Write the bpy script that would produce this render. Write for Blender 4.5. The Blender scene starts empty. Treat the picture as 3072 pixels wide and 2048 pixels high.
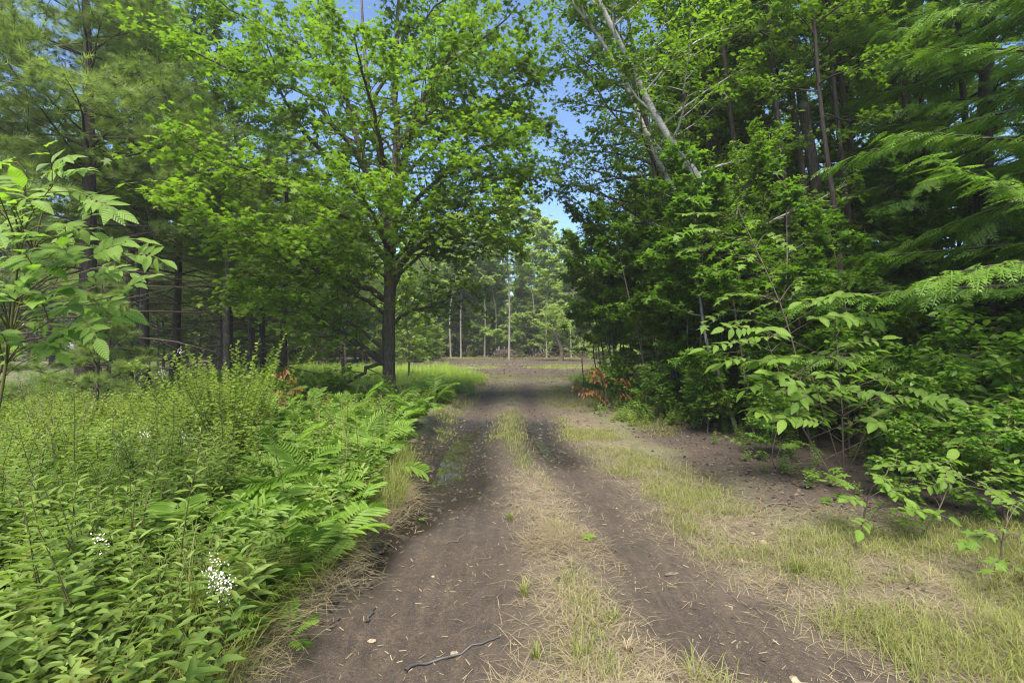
import bpy, math, random
import numpy as np
from mathutils import Matrix, Vector

scene = bpy.context.scene
COL = scene.collection
R = math.radians

# ------------------------------------------------------------------ camera, sky, sun, exposure
HAZE = 0.0010
CAM_H, FPX, HZ = 1.70, 1450.0, 1030.0          # eye height, focal length and horizon row in photo pixels (3072 wide)
cam_d = bpy.data.cameras.new('camera')
cam_d.sensor_width = 36.0
cam_d.lens = 36.0 * FPX / 3072.0
cam_d.shift_y = (HZ - 1024.0) / 3072.0
cam_d.clip_start, cam_d.clip_end = 0.05, 3000.0
cam = bpy.data.objects.new('camera', cam_d)
cam.location = (0, 0, CAM_H)
cam.rotation_euler = (R(90), 0, 0)
COL.objects.link(cam)
scene.camera = cam

SUN_EL, SUN_AZ = 60.0, 186.0                    # azimuth clockwise from +Y (the way the camera looks)
world = bpy.data.worlds.new('World')
scene.world = world
world.use_nodes = True
wn = world.node_tree
bg = wn.nodes['Background']
sky = wn.nodes.new('ShaderNodeTexSky')
sky.sky_type = 'NISHITA'
sky.sun_disc = False
sky.sun_elevation = R(SUN_EL)
sky.sun_rotation = R(SUN_AZ)
sky.air_density, sky.dust_density, sky.ozone_density = 0.9, 0.2, 5.0
sky.altitude = 1500.0
wn.links.new(sky.outputs[0], bg.inputs[0])
bg.inputs[1].default_value = 0.085
sun_d = bpy.data.lights.new('sun', 'SUN')
sun_d.energy = 3.6
sun_d.angle = R(42.0)      # a veiled sun: soft-edged shade
sun_d.color = (1.0, 0.95, 0.86)
sun = bpy.data.objects.new('sun', sun_d)
sv = Vector((math.sin(R(SUN_AZ)) * math.cos(R(SUN_EL)), math.cos(R(SUN_AZ)) * math.cos(R(SUN_EL)), math.sin(R(SUN_EL))))
sun.rotation_euler = sv.to_track_quat('Z', 'Y').to_euler()
sun.location = sv * 60
COL.objects.link(sun)
scene.view_settings.view_transform = 'Standard'
scene.view_settings.look = 'None'
scene.view_settings.gamma = 1.0
scene.view_settings.use_curve_mapping = False
scene.view_settings.exposure = 1.98
scene.cycles.max_bounces = 9
scene.cycles.diffuse_bounces = 6
scene.cycles.glossy_bounces = 2
scene.cycles.transmission_bounces = 6
scene.cycles.use_denoising = True
scene.cycles.filter_width = 1.15
scene.cycles.caustics_reflective = scene.cycles.caustics_refractive = False


def W(u, v, y):
    """Point at distance y that the photograph shows at pixel (u, v)."""
    return np.array([(u - 1536.0) / FPX * y, y, CAM_H - (v - HZ) / FPX * y])


def Q(u, v, y):
    """The same from coordinates read off a 2352-wide view of the photograph."""
    return W(u * 3072 / 2352, v * 3072 / 2352, y)


def sm(a, b, x):
    t = np.clip((np.asarray(x, float) - a) / (b - a), 0, 1)
    return t * t * (3 - 2 * t)


def hash2(ix, iy, s):
    n = (ix.astype(np.int64) * 374761393 + iy.astype(np.int64) * 668265263 + s * 1442695041) & 0xffffffff
    n = ((n ^ (n >> 13)) * 1274126177) & 0xffffffff
    return ((n ^ (n >> 16)) & 0xffff) / 65535.0


def vn(x, y, s=0):
    x = np.asarray(x, float); y = np.asarray(y, float)
    ix, iy = np.floor(x), np.floor(y)
    fx, fy = x - ix, y - iy
    fx = fx * fx * (3 - 2 * fx); fy = fy * fy * (3 - 2 * fy)
    a, b = hash2(ix, iy, s), hash2(ix + 1, iy, s)
    c, d = hash2(ix, iy + 1, s), hash2(ix + 1, iy + 1, s)
    return (a * (1 - fx) + b * fx) * (1 - fy) + (c * (1 - fx) + d * fx) * fy


def fbm(x, y, s=0, o=3):
    r, a = 0, 0.5
    for i in range(o):
        r = r + a * vn(x * 2 ** i, y * 2 ** i, s + i * 17); a *= 0.5
    return r / (1 - 0.5 ** o)


# ------------------------------------------------------------------ mesh building
class MB:
    def __init__(self):
        self.V, self.F, self.T, self.M, self.n = [], [], [], [], 0

    def add(self, V, F, tint=0.5, mat=0):
        V = np.asarray(V, np.float32).reshape(-1, 3)
        F = np.asarray(F, np.int32)
        if len(V) == 0 or len(F) == 0:
            return self
        self.V.append(V); self.F.append(F + self.n)
        self.T.append(np.broadcast_to(np.asarray(tint, np.float32), (len(V),)).copy())
        self.M.append(np.full(len(F), mat, np.int32))
        self.n += len(V)
        return self

    def tube(self, P, rad, sides=6, tint=0.5, mat=0, cap=True):
        P = np.asarray(P, float); n = len(P)
        rad = np.broadcast_to(np.asarray(rad, float), (n,))
        T = np.gradient(P, axis=0)
        T /= np.linalg.norm(T, axis=1)[:, None] + 1e-9
        ref = np.array([0.0, 1.0, 0.0]) if abs(T[0, 1]) < 0.8 else np.array([1.0, 0, 0])
        A = np.cross(T, ref); A /= np.linalg.norm(A, axis=1)[:, None] + 1e-9
        B = np.cross(T, A)
        an = np.arange(sides) * 2 * math.pi / sides
        V = P[:, None, :] + rad[:, None, None] * (A[:, None, :] * np.cos(an)[None, :, None] + B[:, None, :] * np.sin(an)[None, :, None])
        i = np.arange(n - 1)[:, None] * sides; j = np.arange(sides)[None, :]; k = (j + 1) % sides
        F = np.stack([i + j, i + k, i + sides + k, i + sides + j], -1).reshape(-1, 4)
        self.add(V.reshape(-1, 3), F, tint, mat)
        if cap and rad[-1] > 0.004 and sides > 3:
            self.add(V[-1], [list(range(sides))], tint, mat)
        return self

    def inst(self, tm, pos, axis, nrm, size, tint=0.5, mat=0):
        """Copies of a template (V, [F...]) laid with +Y along axis and +Z near nrm."""
        TV, TF = tm
        pos = np.asarray(pos, float).reshape(-1, 3); n = len(pos)
        if n == 0:
            return self
        ax = np.broadcast_to(np.asarray(axis, float), (n, 3)); ax = ax / (np.linalg.norm(ax, axis=1)[:, None] + 1e-9)
        nm = np.broadcast_to(np.asarray(nrm, float), (n, 3))
        sd = np.cross(ax, nm); sd /= np.linalg.norm(sd, axis=1)[:, None] + 1e-9
        nm = np.cross(sd, ax)
        size = np.broadcast_to(np.asarray(size, float), (n,))[:, None, None]
        V = pos[:, None, :] + size * (TV[None, :, 0:1] * sd[:, None, :] + TV[None, :, 1:2] * ax[:, None, :] + TV[None, :, 2:3] * nm[:, None, :])
        k = len(TV)
        tint = np.broadcast_to(np.asarray(tint, float), (n,))
        off = (np.arange(n) * k)[:, None, None]
        Vf, Tf = V.reshape(-1, 3), np.repeat(tint, k)
        first = True
        for f in TF:
            f = np.asarray(f, np.int32)
            FF = (f[None] + off).reshape(-1, f.shape[1])
            if first:
                base = self.n
                self.add(Vf, FF, Tf, mat); first = False
            else:
                self.F.append((FF + base).astype(np.int32)); self.M.append(np.full(len(FF), mat, np.int32))
        return self

    def mesh(self, name, mats, smooth=False):
        me = bpy.data.meshes.new(name)
        V = np.concatenate(self.V)
        me.vertices.add(len(V)); me.vertices.foreach_set('co', V.ravel())
        lt = np.concatenate([np.full(len(f), f.shape[1], np.int32) for f in self.F])
        li = np.concatenate([f.ravel() for f in self.F]).astype(np.int32)
        me.loops.add(len(li)); me.loops.foreach_set('vertex_index', li)
        me.polygons.add(len(lt))
        ls = np.zeros(len(lt), np.int32); ls[1:] = np.cumsum(lt)[:-1]
        me.polygons.foreach_set('loop_start', ls)
        me.polygons.foreach_set('loop_total', lt)
        me.polygons.foreach_set('material_index', np.concatenate(self.M))
        if smooth:
            me.polygons.foreach_set('use_smooth', np.ones(len(lt), bool))
        at = me.attributes.new('tint', 'FLOAT', 'POINT')
        at.data.foreach_set('value', np.concatenate(self.T))
        for m in (mats if isinstance(mats, (list, tuple)) else [mats]):
            me.materials.append(m)
        me.update(calc_edges=True)
        return me


def tag(o, label=None, cat=None, group=None, kind=None):
    if label: o['label'] = label
    if cat: o['category'] = cat
    if group: o['group'] = group
    if kind: o['kind'] = kind
    return o


def link(name, me, parent=None, loc=None):
    o = bpy.data.objects.new(name, me)
    COL.objects.link(o)
    if parent is not None: o.parent = parent
    if loc is not None: o.location = loc
    return o


def empty(name, loc=(0, 0, 0), rz=0.0):
    o = bpy.data.objects.new(name, None)
    o.empty_display_size = 0.2
    o.location = loc; o.rotation_euler = (0, 0, rz)
    COL.objects.link(o)
    return o


def place(name, me, parent, pos, ax, nm, size):
    """A shared mesh put down as an object: +Y along ax, +Z near nm."""
    ax = Vector(ax).normalized(); sd = ax.cross(Vector(nm))
    if sd.length < 1e-4: sd = ax.cross(Vector((1, 0.3, 0)))
    sd.normalize(); nn = sd.cross(ax)
    m = Matrix(((sd.x * size, ax.x * size, nn.x * size, pos[0]), (sd.y * size, ax.y * size, nn.y * size, pos[1]),
                (sd.z * size, ax.z * size, nn.z * size, pos[2]), (0, 0, 0, 1)))
    o = bpy.data.objects.new(name, me)
    COL.objects.link(o)
    if parent is not None: o.parent = parent
    o.matrix_basis = m
    return o


KIDS = {}


def copy_tree(root, loc, rz=0.0, scale=1.0, label=None, group=None, tilt=(0, 0)):
    r = root.copy(); COL.objects.link(r)
    r.location = loc; r.rotation_euler = (tilt[0], tilt[1], rz)
    r.scale = (scale, scale, scale) if np.isscalar(scale) else scale
    if label: r['label'] = label
    if group: r['group'] = group
    kids = KIDS.get(root.name)
    if kids is None:
        kids = KIDS[root.name] = list(root.children)
    for ch in kids:
        c = ch.copy(); COL.objects.link(c); c.parent = r
    return r


# ------------------------------------------------------------------ materials
def nodes(name):
    m = bpy.data.materials.new(name); m.use_nodes = True
    nt = m.node_tree
    for n in list(nt.nodes): nt.nodes.remove(n)
    out = nt.nodes.new('ShaderNodeOutputMaterial')
    return m, nt, out


def N(nt, typ, **kw):
    n = nt.nodes.new(typ)
    for k, v in kw.items():
        if k.startswith('i_'): n.inputs[int(k[2:])].default_value = v
        else: setattr(n, k, v)
    return n


def mixc(nt, fac, a, b):
    m = nt.nodes.new('ShaderNodeMix'); m.data_type = 'RGBA'
    for s, v in ((m.inputs[0], fac), (m.inputs[6], a), (m.inputs[7], b)):
        if hasattr(v, 'is_output'): nt.links.new(v, s)
        elif isinstance(v, (tuple, list)): s.default_value = (*v[:3], 1)
        else: s.default_value = v
    return m.outputs[2]


def math_(nt, op, a, b=0.0, clamp=False):
    m = nt.nodes.new('ShaderNodeMath'); m.operation = op; m.use_clamp = clamp
    for s, v in ((m.inputs[0], a), (m.inputs[1], b)):
        if hasattr(v, 'is_output'): nt.links.new(v, s)
        else: s.default_value = v
    return m.outputs[0]


def attr(nt, name):
    a = nt.nodes.new('ShaderNodeAttribute'); a.attribute_name = name
    return a.outputs['Fac']


def leaf_mat(name, dark, light, trans=0.42, tcol=None, rough=0.5, spec=0.25, rnd=0.3, spots=0.0, veins=0.0):
    """Leaf: tint (one value per leaf) and a value per tree choose between two natural greens; part of the light passes through."""
    m, nt, out = nodes(name)
    t = attr(nt, 'tint')
    oi = nt.nodes.new('ShaderNodeObjectInfo')
    f = math_(nt, 'ADD', math_(nt, 'MULTIPLY', t, 1 - rnd), math_(nt, 'MULTIPLY', oi.outputs['Random'], rnd), True)
    c = mixc(nt, f, dark, light)
    if spots:
        tc = N(nt, 'ShaderNodeTexCoord'); nz = N(nt, 'ShaderNodeTexNoise'); nz.inputs['Scale'].default_value = 7.0; nz.inputs['Detail'].default_value = 4
        nt.links.new(tc.outputs['Object'], nz.inputs['Vector'])
        r0 = N(nt, 'ShaderNodeMapRange'); r0.inputs[1].default_value, r0.inputs[2].default_value = .60, .70
        nt.links.new(nz.outputs[0], r0.inputs[0])
        c = mixc(nt, math_(nt, 'MULTIPLY', r0.outputs[0], spots), c, (.16, .13, .03))
    vb = None
    if veins:
        sp = N(nt, 'ShaderNodeSeparateXYZ'); nt.links.new(tc.outputs['Object'], sp.inputs[0])
        ph = math_(nt, 'SUBTRACT', sp.outputs[1], math_(nt, 'MULTIPLY', math_(nt, 'ABSOLUTE', sp.outputs[0]), .9))
        vb = math_(nt, 'SINE', math_(nt, 'MULTIPLY', ph, 62.0))
        c = mixc(nt, math_(nt, 'MULTIPLY', math_(nt, 'SUBTRACT', vb, .55, True), veins), c, (.30, .38, .12))
        d2 = math_(nt, 'MULTIPLY', math_(nt, 'SUBTRACT', -.2, vb, True), veins)
        c = mixc(nt, d2, c, dark)
    p = N(nt, 'ShaderNodeBsdfPrincipled')
    nt.links.new(c, p.inputs['Base Color'])
    if vb is not None:
        vbp = N(nt, 'ShaderNodeBump'); vbp.inputs['Strength'].default_value = .5; vbp.inputs['Distance'].default_value = .004
        nt.links.new(vb, vbp.inputs['Height']); nt.links.new(vbp.outputs[0], p.inputs['Normal'])
    p.inputs['Roughness'].default_value = rough
    p.inputs['Specular IOR Level'].default_value = spec
    tl = N(nt, 'ShaderNodeBsdfTranslucent')
    tc = tcol or (1.5, 1.75, 0.75)
    mul = nt.nodes.new('ShaderNodeMix'); mul.data_type = 'RGBA'; mul.blend_type = 'MULTIPLY'
    mul.inputs[0].default_value = 1.0
    nt.links.new(c, mul.inputs[6]); mul.inputs[7].default_value = (*tc, 1)
    nt.links.new(mul.outputs[2], tl.inputs[0])
    ms = N(nt, 'ShaderNodeMixShader', i_0=trans)
    nt.links.new(p.outputs[0], ms.inputs[1]); nt.links.new(tl.outputs[0], ms.inputs[2])
    nt.links.new(ms.outputs[0], out.inputs[0])
    return m


def bark_mat(name, a, b, scale=(6, 6, 1.2), moss=None, bump=0.6, contrast=(0.35, 0.65)):
    m, nt, out = nodes(name)
    tc = N(nt, 'ShaderNodeTexCoord'); mp = N(nt, 'ShaderNodeMapping')
    mp.inputs['Scale'].default_value = scale
    nt.links.new(tc.outputs['Object'], mp.inputs[0])
    n1 = N(nt, 'ShaderNodeTexNoise'); n1.inputs['Scale'].default_value = 4.0; n1.inputs['Detail'].default_value = 6
    n1.inputs['Roughness'].default_value = 0.7
    nt.links.new(mp.outputs[0], n1.inputs['Vector'])
    cr = N(nt, 'ShaderNodeMapRange'); cr.inputs[1].default_value, cr.inputs[2].default_value = contrast
    nt.links.new(n1.outputs[0], cr.inputs[0])
    c = mixc(nt, cr.outputs[0], a, b)
    if moss:
        n2 = N(nt, 'ShaderNodeTexNoise'); n2.inputs['Scale'].default_value = 3.0; n2.inputs['Detail'].default_value = 4
        nt.links.new(tc.outputs['Object'], n2.inputs['Vector'])
        r2 = N(nt, 'ShaderNodeMapRange'); r2.inputs[1].default_value, r2.inputs[2].default_value = 0.55, 0.68
        nt.links.new(n2.outputs[0], r2.inputs[0])
        c = mixc(nt, r2.outputs[0], c, moss)
    p = N(nt, 'ShaderNodeBsdfPrincipled'); p.inputs['Roughness'].default_value = 0.9
    p.inputs['Specular IOR Level'].default_value = 0.15
    nt.links.new(c, p.inputs['Base Color'])
    bp = N(nt, 'ShaderNodeBump'); bp.inputs['Strength'].default_value = bump; bp.inputs['Distance'].default_value = 0.03
    nt.links.new(n1.outputs[0], bp.inputs['Height']); nt.links.new(bp.outputs[0], p.inputs['Normal'])
    nt.links.new(p.outputs[0], out.inputs[0])
    return m


def plain_mat(name, a, b, rough=0.8, spec=0.2, scale=30):
    m, nt, out = nodes(name)
    t = attr(nt, 'tint')
    tc = N(nt, 'ShaderNodeTexCoord')
    n1 = N(nt, 'ShaderNodeTexNoise'); n1.inputs['Scale'].default_value = scale
    nt.links.new(tc.outputs['Object'], n1.inputs['Vector'])
    f = math_(nt, 'ADD', math_(nt, 'MULTIPLY', t, 0.75), math_(nt, 'MULTIPLY', n1.outputs[0], 0.25), True)
    p = N(nt, 'ShaderNodeBsdfPrincipled'); p.inputs['Roughness'].default_value = rough
    p.inputs['Specular IOR Level'].default_value = spec
    nt.links.new(mixc(nt, f, a, b), p.inputs['Base Color'])
    nt.links.new(p.outputs[0], out.inputs[0])
    return m


M = {}
M['maple'] = leaf_mat('maple_leaf', (0.055, 0.110, 0.012), (0.150, 0.218, 0.022), 0.50)
M['broad'] = leaf_mat('broad_leaf', (0.060, 0.115, 0.012), (0.155, 0.225, 0.024), 0.48)
M['shade'] = leaf_mat('understory_leaf', (0.055, 0.115, 0.014), (0.135, 0.215, 0.026), 0.48)
M['pale'] = leaf_mat('pale_leaf', (0.165, 0.225, 0.060), (0.310, 0.370, 0.115), 0.52)
M['pine'] = leaf_mat('pine_needle', (0.110, 0.155, 0.040), (0.240, 0.290, 0.090), 0.45, rough=0.5)
M['hemlock'] = leaf_mat('hemlock_needle', (0.035, 0.090, 0.016), (0.145, 0.235, 0.030), 0.40, rough=0.5)
M['ash'] = leaf_mat('ash_leaflet', (0.085, 0.165, 0.018), (0.200, 0.300, 0.045), 0.45, rough=0.42, spec=0.35, spots=.5, veins=.55)
M['hickory'] = leaf_mat('hickory_leaflet', (0.055, 0.125, 0.014), (0.165, 0.260, 0.030), 0.45, rough=0.45, spec=0.30, spots=.6, veins=.5)
M['weed'] = leaf_mat('weed_leaf', (0.060, 0.110, 0.018), (0.230, 0.300, 0.075), 0.40, rough=0.55, spec=0.2, spots=.7)
M['spirea'] = leaf_mat('spirea_leaf', (0.072, 0.118, 0.018), (0.215, 0.270, 0.055), 0.38, spots=.4)
M['fern'] = leaf_mat('fern_frond', (0.085, 0.160, 0.018), (0.210, 0.310, 0.055), 0.42)
M['grass'] = leaf_mat('green_grass', (0.095, 0.118, 0.022), (0.235, 0.240, 0.070), 0.35)
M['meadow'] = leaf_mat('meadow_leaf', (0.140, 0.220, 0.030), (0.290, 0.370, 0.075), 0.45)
M['straw'] = leaf_mat('dry_grass', (0.130, 0.095, 0.052), (0.380, 0.320, 0.190), 0.2, tcol=(1.1, 1.0, 0.8), rough=0.7)
M['dead'] = leaf_mat('dead_leaf', (0.070, 0.036, 0.018), (0.300, 0.120, 0.040), 0.3, tcol=(1.3, 1.0, 0.7), rough=0.7)
M['litter'] = leaf_mat('fallen_leaf', (0.042, 0.028, 0.018), (0.190, 0.135, 0.090), 0.15, tcol=(1.1, 1.0, 0.8), rough=0.7)
M['petal'] = plain_mat('white_petal', (0.62, 0.55, 0.42), (0.82, 0.80, 0.76), 0.6)
M['stem'] = plain_mat('green_stem', (0.060, 0.055, 0.020), (0.140, 0.130, 0.045))
M['twig'] = plain_mat('brown_twig', (0.045, 0.032, 0.022), (0.150, 0.115, 0.085))
M['bark'] = bark_mat('maple_bark', (0.030, 0.022, 0.016), (0.135, 0.105, 0.080), moss=(0.055, 0.060, 0.035))
M['pinebark'] = bark_mat('pine_bark', (0.018, 0.014, 0.011), (0.066, 0.053, 0.044))
M['graybark'] = bark_mat('gray_bark', (0.034, 0.027, 0.021), (0.125, 0.105, 0.086), moss=(0.19, 0.18, 0.155))
M['palebark'] = bark_mat('pale_bark', (0.105, 0.090, 0.074), (0.280, 0.250, 0.215))
M['birch'] = bark_mat('birch_bark', (0.130, 0.100, 0.078), (0.450, 0.420, 0.380), scale=(1.5, 1.5, 9), contrast=(0.36, 0.5), bump=0.25,
                      moss=(0.085, 0.060, 0.045))
M['redbark'] = bark_mat('red_pine_bark', (0.070, 0.042, 0.034), (0.200, 0.130, 0.110))
M['chip'] = plain_mat('wood_chip', (0.14, 0.095, 0.06), (0.36, 0.28, 0.19))
M['black'] = plain_mat('wet_stick', (0.018, 0.017, 0.016), (0.075, 0.070, 0.066), 0.5, 0.4)


# ------------------------------------------------------------------ templates
def T_(v, *f):
    return (np.array(v, float), [np.array(x) for x in f])


_ring = [(0, 0), (.42, .08), (.21, .30), (.54, .56), (.17, .57), (0, 1.0), (-.17, .57), (-.54, .56), (-.21, .30), (-.42, .08)]
MAPLE = T_([(0, .34, .02)] + [(x, y, -.22 * (abs(x) ** 1.5) - (.10 if y > .9 else 0)) for x, y in _ring],
           [[0, i + 1, (i + 1) % 10 + 1] for i in range(10)])
_r3 = [(0, 0), (.46, .2), (.2, .42), (.13, .55), (0, 1), (-.13, .55), (-.2, .42), (-.46, .2)]
MAPLE3 = T_([(x, y, -.15 * abs(x)) for x, y in [(0, 0), (.48, .30), (.18, .45), (0, 1), (-.18, .45), (-.48, .30)]],
            [[0, 1, 2], [0, 2, 3], [0, 3, 4], [0, 4, 5]])
OVAL = T_([(0, 0, 0), (.25, .33, .06), (.20, .70, .05), (0, 1, -.06), (-.20, .70, .05), (-.25, .33, .06)], [[0, 1, 2, 3], [0, 3, 4, 5]])
LANCE = T_([(0, 0, 0), (.13, .32, .04), (.09, .68, .0), (0, 1, -.16), (-.09, .68, .0), (-.13, .32, .04)], [[0, 1, 2, 3], [0, 3, 4, 5]])
RHOMB = T_([(0, 0, 0), (.30, .45, .04), (0, 1, -.05), (-.30, .45, .04)], [[0, 1, 2, 3]])


def wide_lance(t, w): return (t[0] * np.array([w, 1, 1]), t[1])


def needle_tuft(n=15, seed=1):
    r = np.random.default_rng(seed); v, f = [], []
    for i in range(n):
        a = i * 2.4; sp = 0.25 + 0.75 * r.random()
        d = np.array([math.cos(a) * sp, 0.75 + 0.3 * r.random(), math.sin(a) * sp]); d /= np.linalg.norm(d)
        L = 0.8 + 0.3 * r.random(); s = np.cross(d, [0.3, 0.2, 0.9]); s /= np.linalg.norm(s)
        k = len(v); w = 0.026
        v += [tuple(s * w), tuple(-s * w), tuple(d * L + np.array([0, 0, -0.12]))]
        f.append([k, k + 1, k + 2])
    return T_(v, f)


def hemlock_spray(seed=3):
    r = np.random.default_rng(seed); v, f = [], []

    def dia(p, d, L, w):
        k = len(v); d = np.array(d) / np.linalg.norm(d); s = np.array([d[1], -d[0], 0])
        for q in (p, p + d * L * .45 + s * w, p + d * L, p + d * L * .45 - s * w): v.append((q[0], q[1], -0.30 * q[1] ** 2 - .25 * q[0] ** 2 + r.normal() * .006))
        f.append([k, k + 1, k + 2, k + 3])
    for i in range(7):
        y = 0.04 + i * 0.135
        for s in (-1, 1):
            L = 0.42 * (1 - 0.75 * (i / 7) ** 1.2) * (0.8 + .4 * r.random())
            dia(np.array([0, y, 0]), (s * .8, .75, 0), L, 0.030)
            if L > .28: dia(np.array([s * L * .35, y + L * .33, 0]), (s * .15, 1, 0), L * .45, 0.024)
    dia(np.array([0, .0, 0]), (0, 1, 0), 1.08, 0.028)
    return T_(v, f)


TUFT, TUFT2 = needle_tuft(12, 1), needle_tuft(8, 4)
SPRAY = hemlock_spray()


def leaf_mesh(name, width, mat, seed, fold=.10, droop=.18, n=6, sharp=1.0, tint=.5):
    """A big single leaf: midrib fold, curved blade, pointed tip."""
    r = np.random.default_rng(seed); v, f = [], []
    for i in range(n + 1):
        t = i / n
        w = width * (math.sin(math.pi * t ** .85) ** .8) * (1 - .35 * t ** 3 * sharp) if 0 < t < 1 else 0.004
        z = -droop * t * t + .02 * r.normal() * (0 < t < 1)
        v += [(-w, t, z + fold * w * 2), (0, t, z), (w, t, z + fold * w * 2)]
        if i: a = 3 * (i - 1); f += [[a, a + 1, a + 4, a + 3], [a + 1, a + 2, a + 5, a + 4]]
    mb = MB().add(v, f, np.clip(tint + np.tile([-.12, .45, .05], n + 1) + r.normal(size=3 * n + 3) * .06, 0, 1))
    return mb.mesh(name, mat, True)


def maple_leaf_mesh(name, mat, seed, tint=.5):
    r = np.random.default_rng(seed)
    V = MAPLE[0].copy(); V[:, 2] += r.normal(size=len(V)) * .03; V[1:, :2] += r.normal(size=(10, 2)) * .02
    k = len(V)
    mb = MB().add(V, MAPLE[1][0], np.clip(tint + np.array([.3] + [-.1, .05] * 5) + r.normal(size=k) * .05, 0, 1))
    return mb.mesh(name, mat)


# ------------------------------------------------------------------ ground
def xl(y):
    """Left edge of the track."""
    return -1.10 - 0.42 * sm(5.5, 9, y) + 0.35 * sm(12, 20, y) + 0.08 * np.sin(y * 1.7) + 0.05 * np.sin(y * 4.3)


def xr(y):
    return 2.55 - 0.75 * sm(3, 9, y) + 0.5 * sm(10, 22, y) + 0.08 * np.sin(y * 1.3 + 1)


def rl(y): return -0.55 - 0.22 * sm(2.5, 8.5, y)
def rr(y): return 1.28 - 0.74 * sm(3.0, 9.5, y)
def wl(y): return -1.04 + .04 * (y - 6) + .05 * np.sin(y * 2.1)
def wr(y): return .62 - .07 * (y - 7.4)
def rc(y): return 0.40 - 0.42 * sm(3.5, 9, y)


def g1(d, w): return np.exp(-(d / w) ** 2)


def height(x, y):
    x = np.asarray(x, float); y = np.asarray(y, float)
    fade = 1 - sm(11, 20, y)
    wob = 0.06 * (vn(y * 0.6, x * 0, 5) - .5)
    dl = 0.060 + 0.06 * sm(4.6, 6.5, y) * (1 - sm(9.5, 14, y))
    h = -dl * g1(x - rl(y) - wob, 0.40) * fade
    h -= (0.055 + 0.05 * g1(y - 8.6, 1.6)) * g1(x - rr(y) + wob, 0.36) * fade
    h -= .085 * g1(x - wl(y) + wob, .15) * sm(5.0, 5.9, y) * (1 - sm(9.6, 10.4, y)) * (.55 + .9 * vn(x * 9, y * 3.2, 77))
    h -= .07 * g1(x - wr(y), .10) * sm(7.2, 7.9, y) * (1 - sm(9.6, 10.2, y)) * (.55 + .9 * vn(x * 9, y * 3.2, 78))
    # tyre streaks along the ruts
    st = (vn(x * 13, y * 0.35, 11) - .5) * 0.022 + (vn(x * 28, y * 0.8, 12) - .5) * 0.010
    h += st * np.maximum(g1(x - rl(y), 0.5), g1(x - rr(y), 0.5)) * fade
    # tread lugs in the wet rut
    h += 0.009 * np.sign(np.sin(y * 42 + 9 * np.abs(x - rl(y)))) * (vn(x * 5, y * 2, 55) > .45) * g1(x - rl(y) - .18, .12) * fade * (y > 3.5)
    h += (0.035 + .02 * vn(y * 2.2, x * 1.5, 8)) * g1(x - rc(y), 0.24) * fade
    h += 0.03 * g1(x - rc(y) - .05, .3) * g1(y - 4.05, .35)
    h += 0.15 * sm(0.10, -0.16, x - xl(y) + .10 * (fbm(x * 4, y * 4, 15) - .5)) * (1 - sm(20, 30, y))
    h += 0.04 * sm(0.0, 0.5, x - xr(y)) * (1 - sm(20, 30, y))
    h -= 0.10 * g1(x - 3.25, .22) * g1(y - 3.1, .9)      # little ditch by the right verge
    h += (fbm(x * 2.3, y * 2.3, 21) - .5) * 0.05 + (fbm(x * 9, y * 9, 31) - .5) * 0.030 + (vn(x * 24, y * 20, 35) - .5) * .014
    h += (fbm(x * .22, y * .22, 41) - .5) * 0.14 * sm(4, 12, np.hypot(x * 1.0, y * 0.3))
    h += 0.12 * np.sin(x * 1.1 + y * 0.6) * g1(y - 29, 3) * (vn(x, y, 3))
    return h


def axis_(spans):
    out = []
    for a, b, n in spans: out += list(np.linspace(a, b, n, endpoint=False))
    return np.array(out + [spans[-1][1]])


gx = axis_([(-400, -60, 14), (-60, -14, 16), (-14, -3.2, 36), (-3.2, -1.9, 20), (-1.9, 2.9, 180), (2.9, 5.5, 40), (5.5, 14, 24), (14, 60, 14), (60, 400, 14)])
gy = axis_([(-60, 0, 14), (0, 1.6, 16), (1.6, 6, 130), (6, 12, 90), (12, 24, 50), (24, 62, 55), (62, 110, 16), (110, 700, 16)])
GX, GY = np.meshgrid(gx, gy)
HH = height(GX, GY)
nx, ny = len(gx), len(gy)


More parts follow.
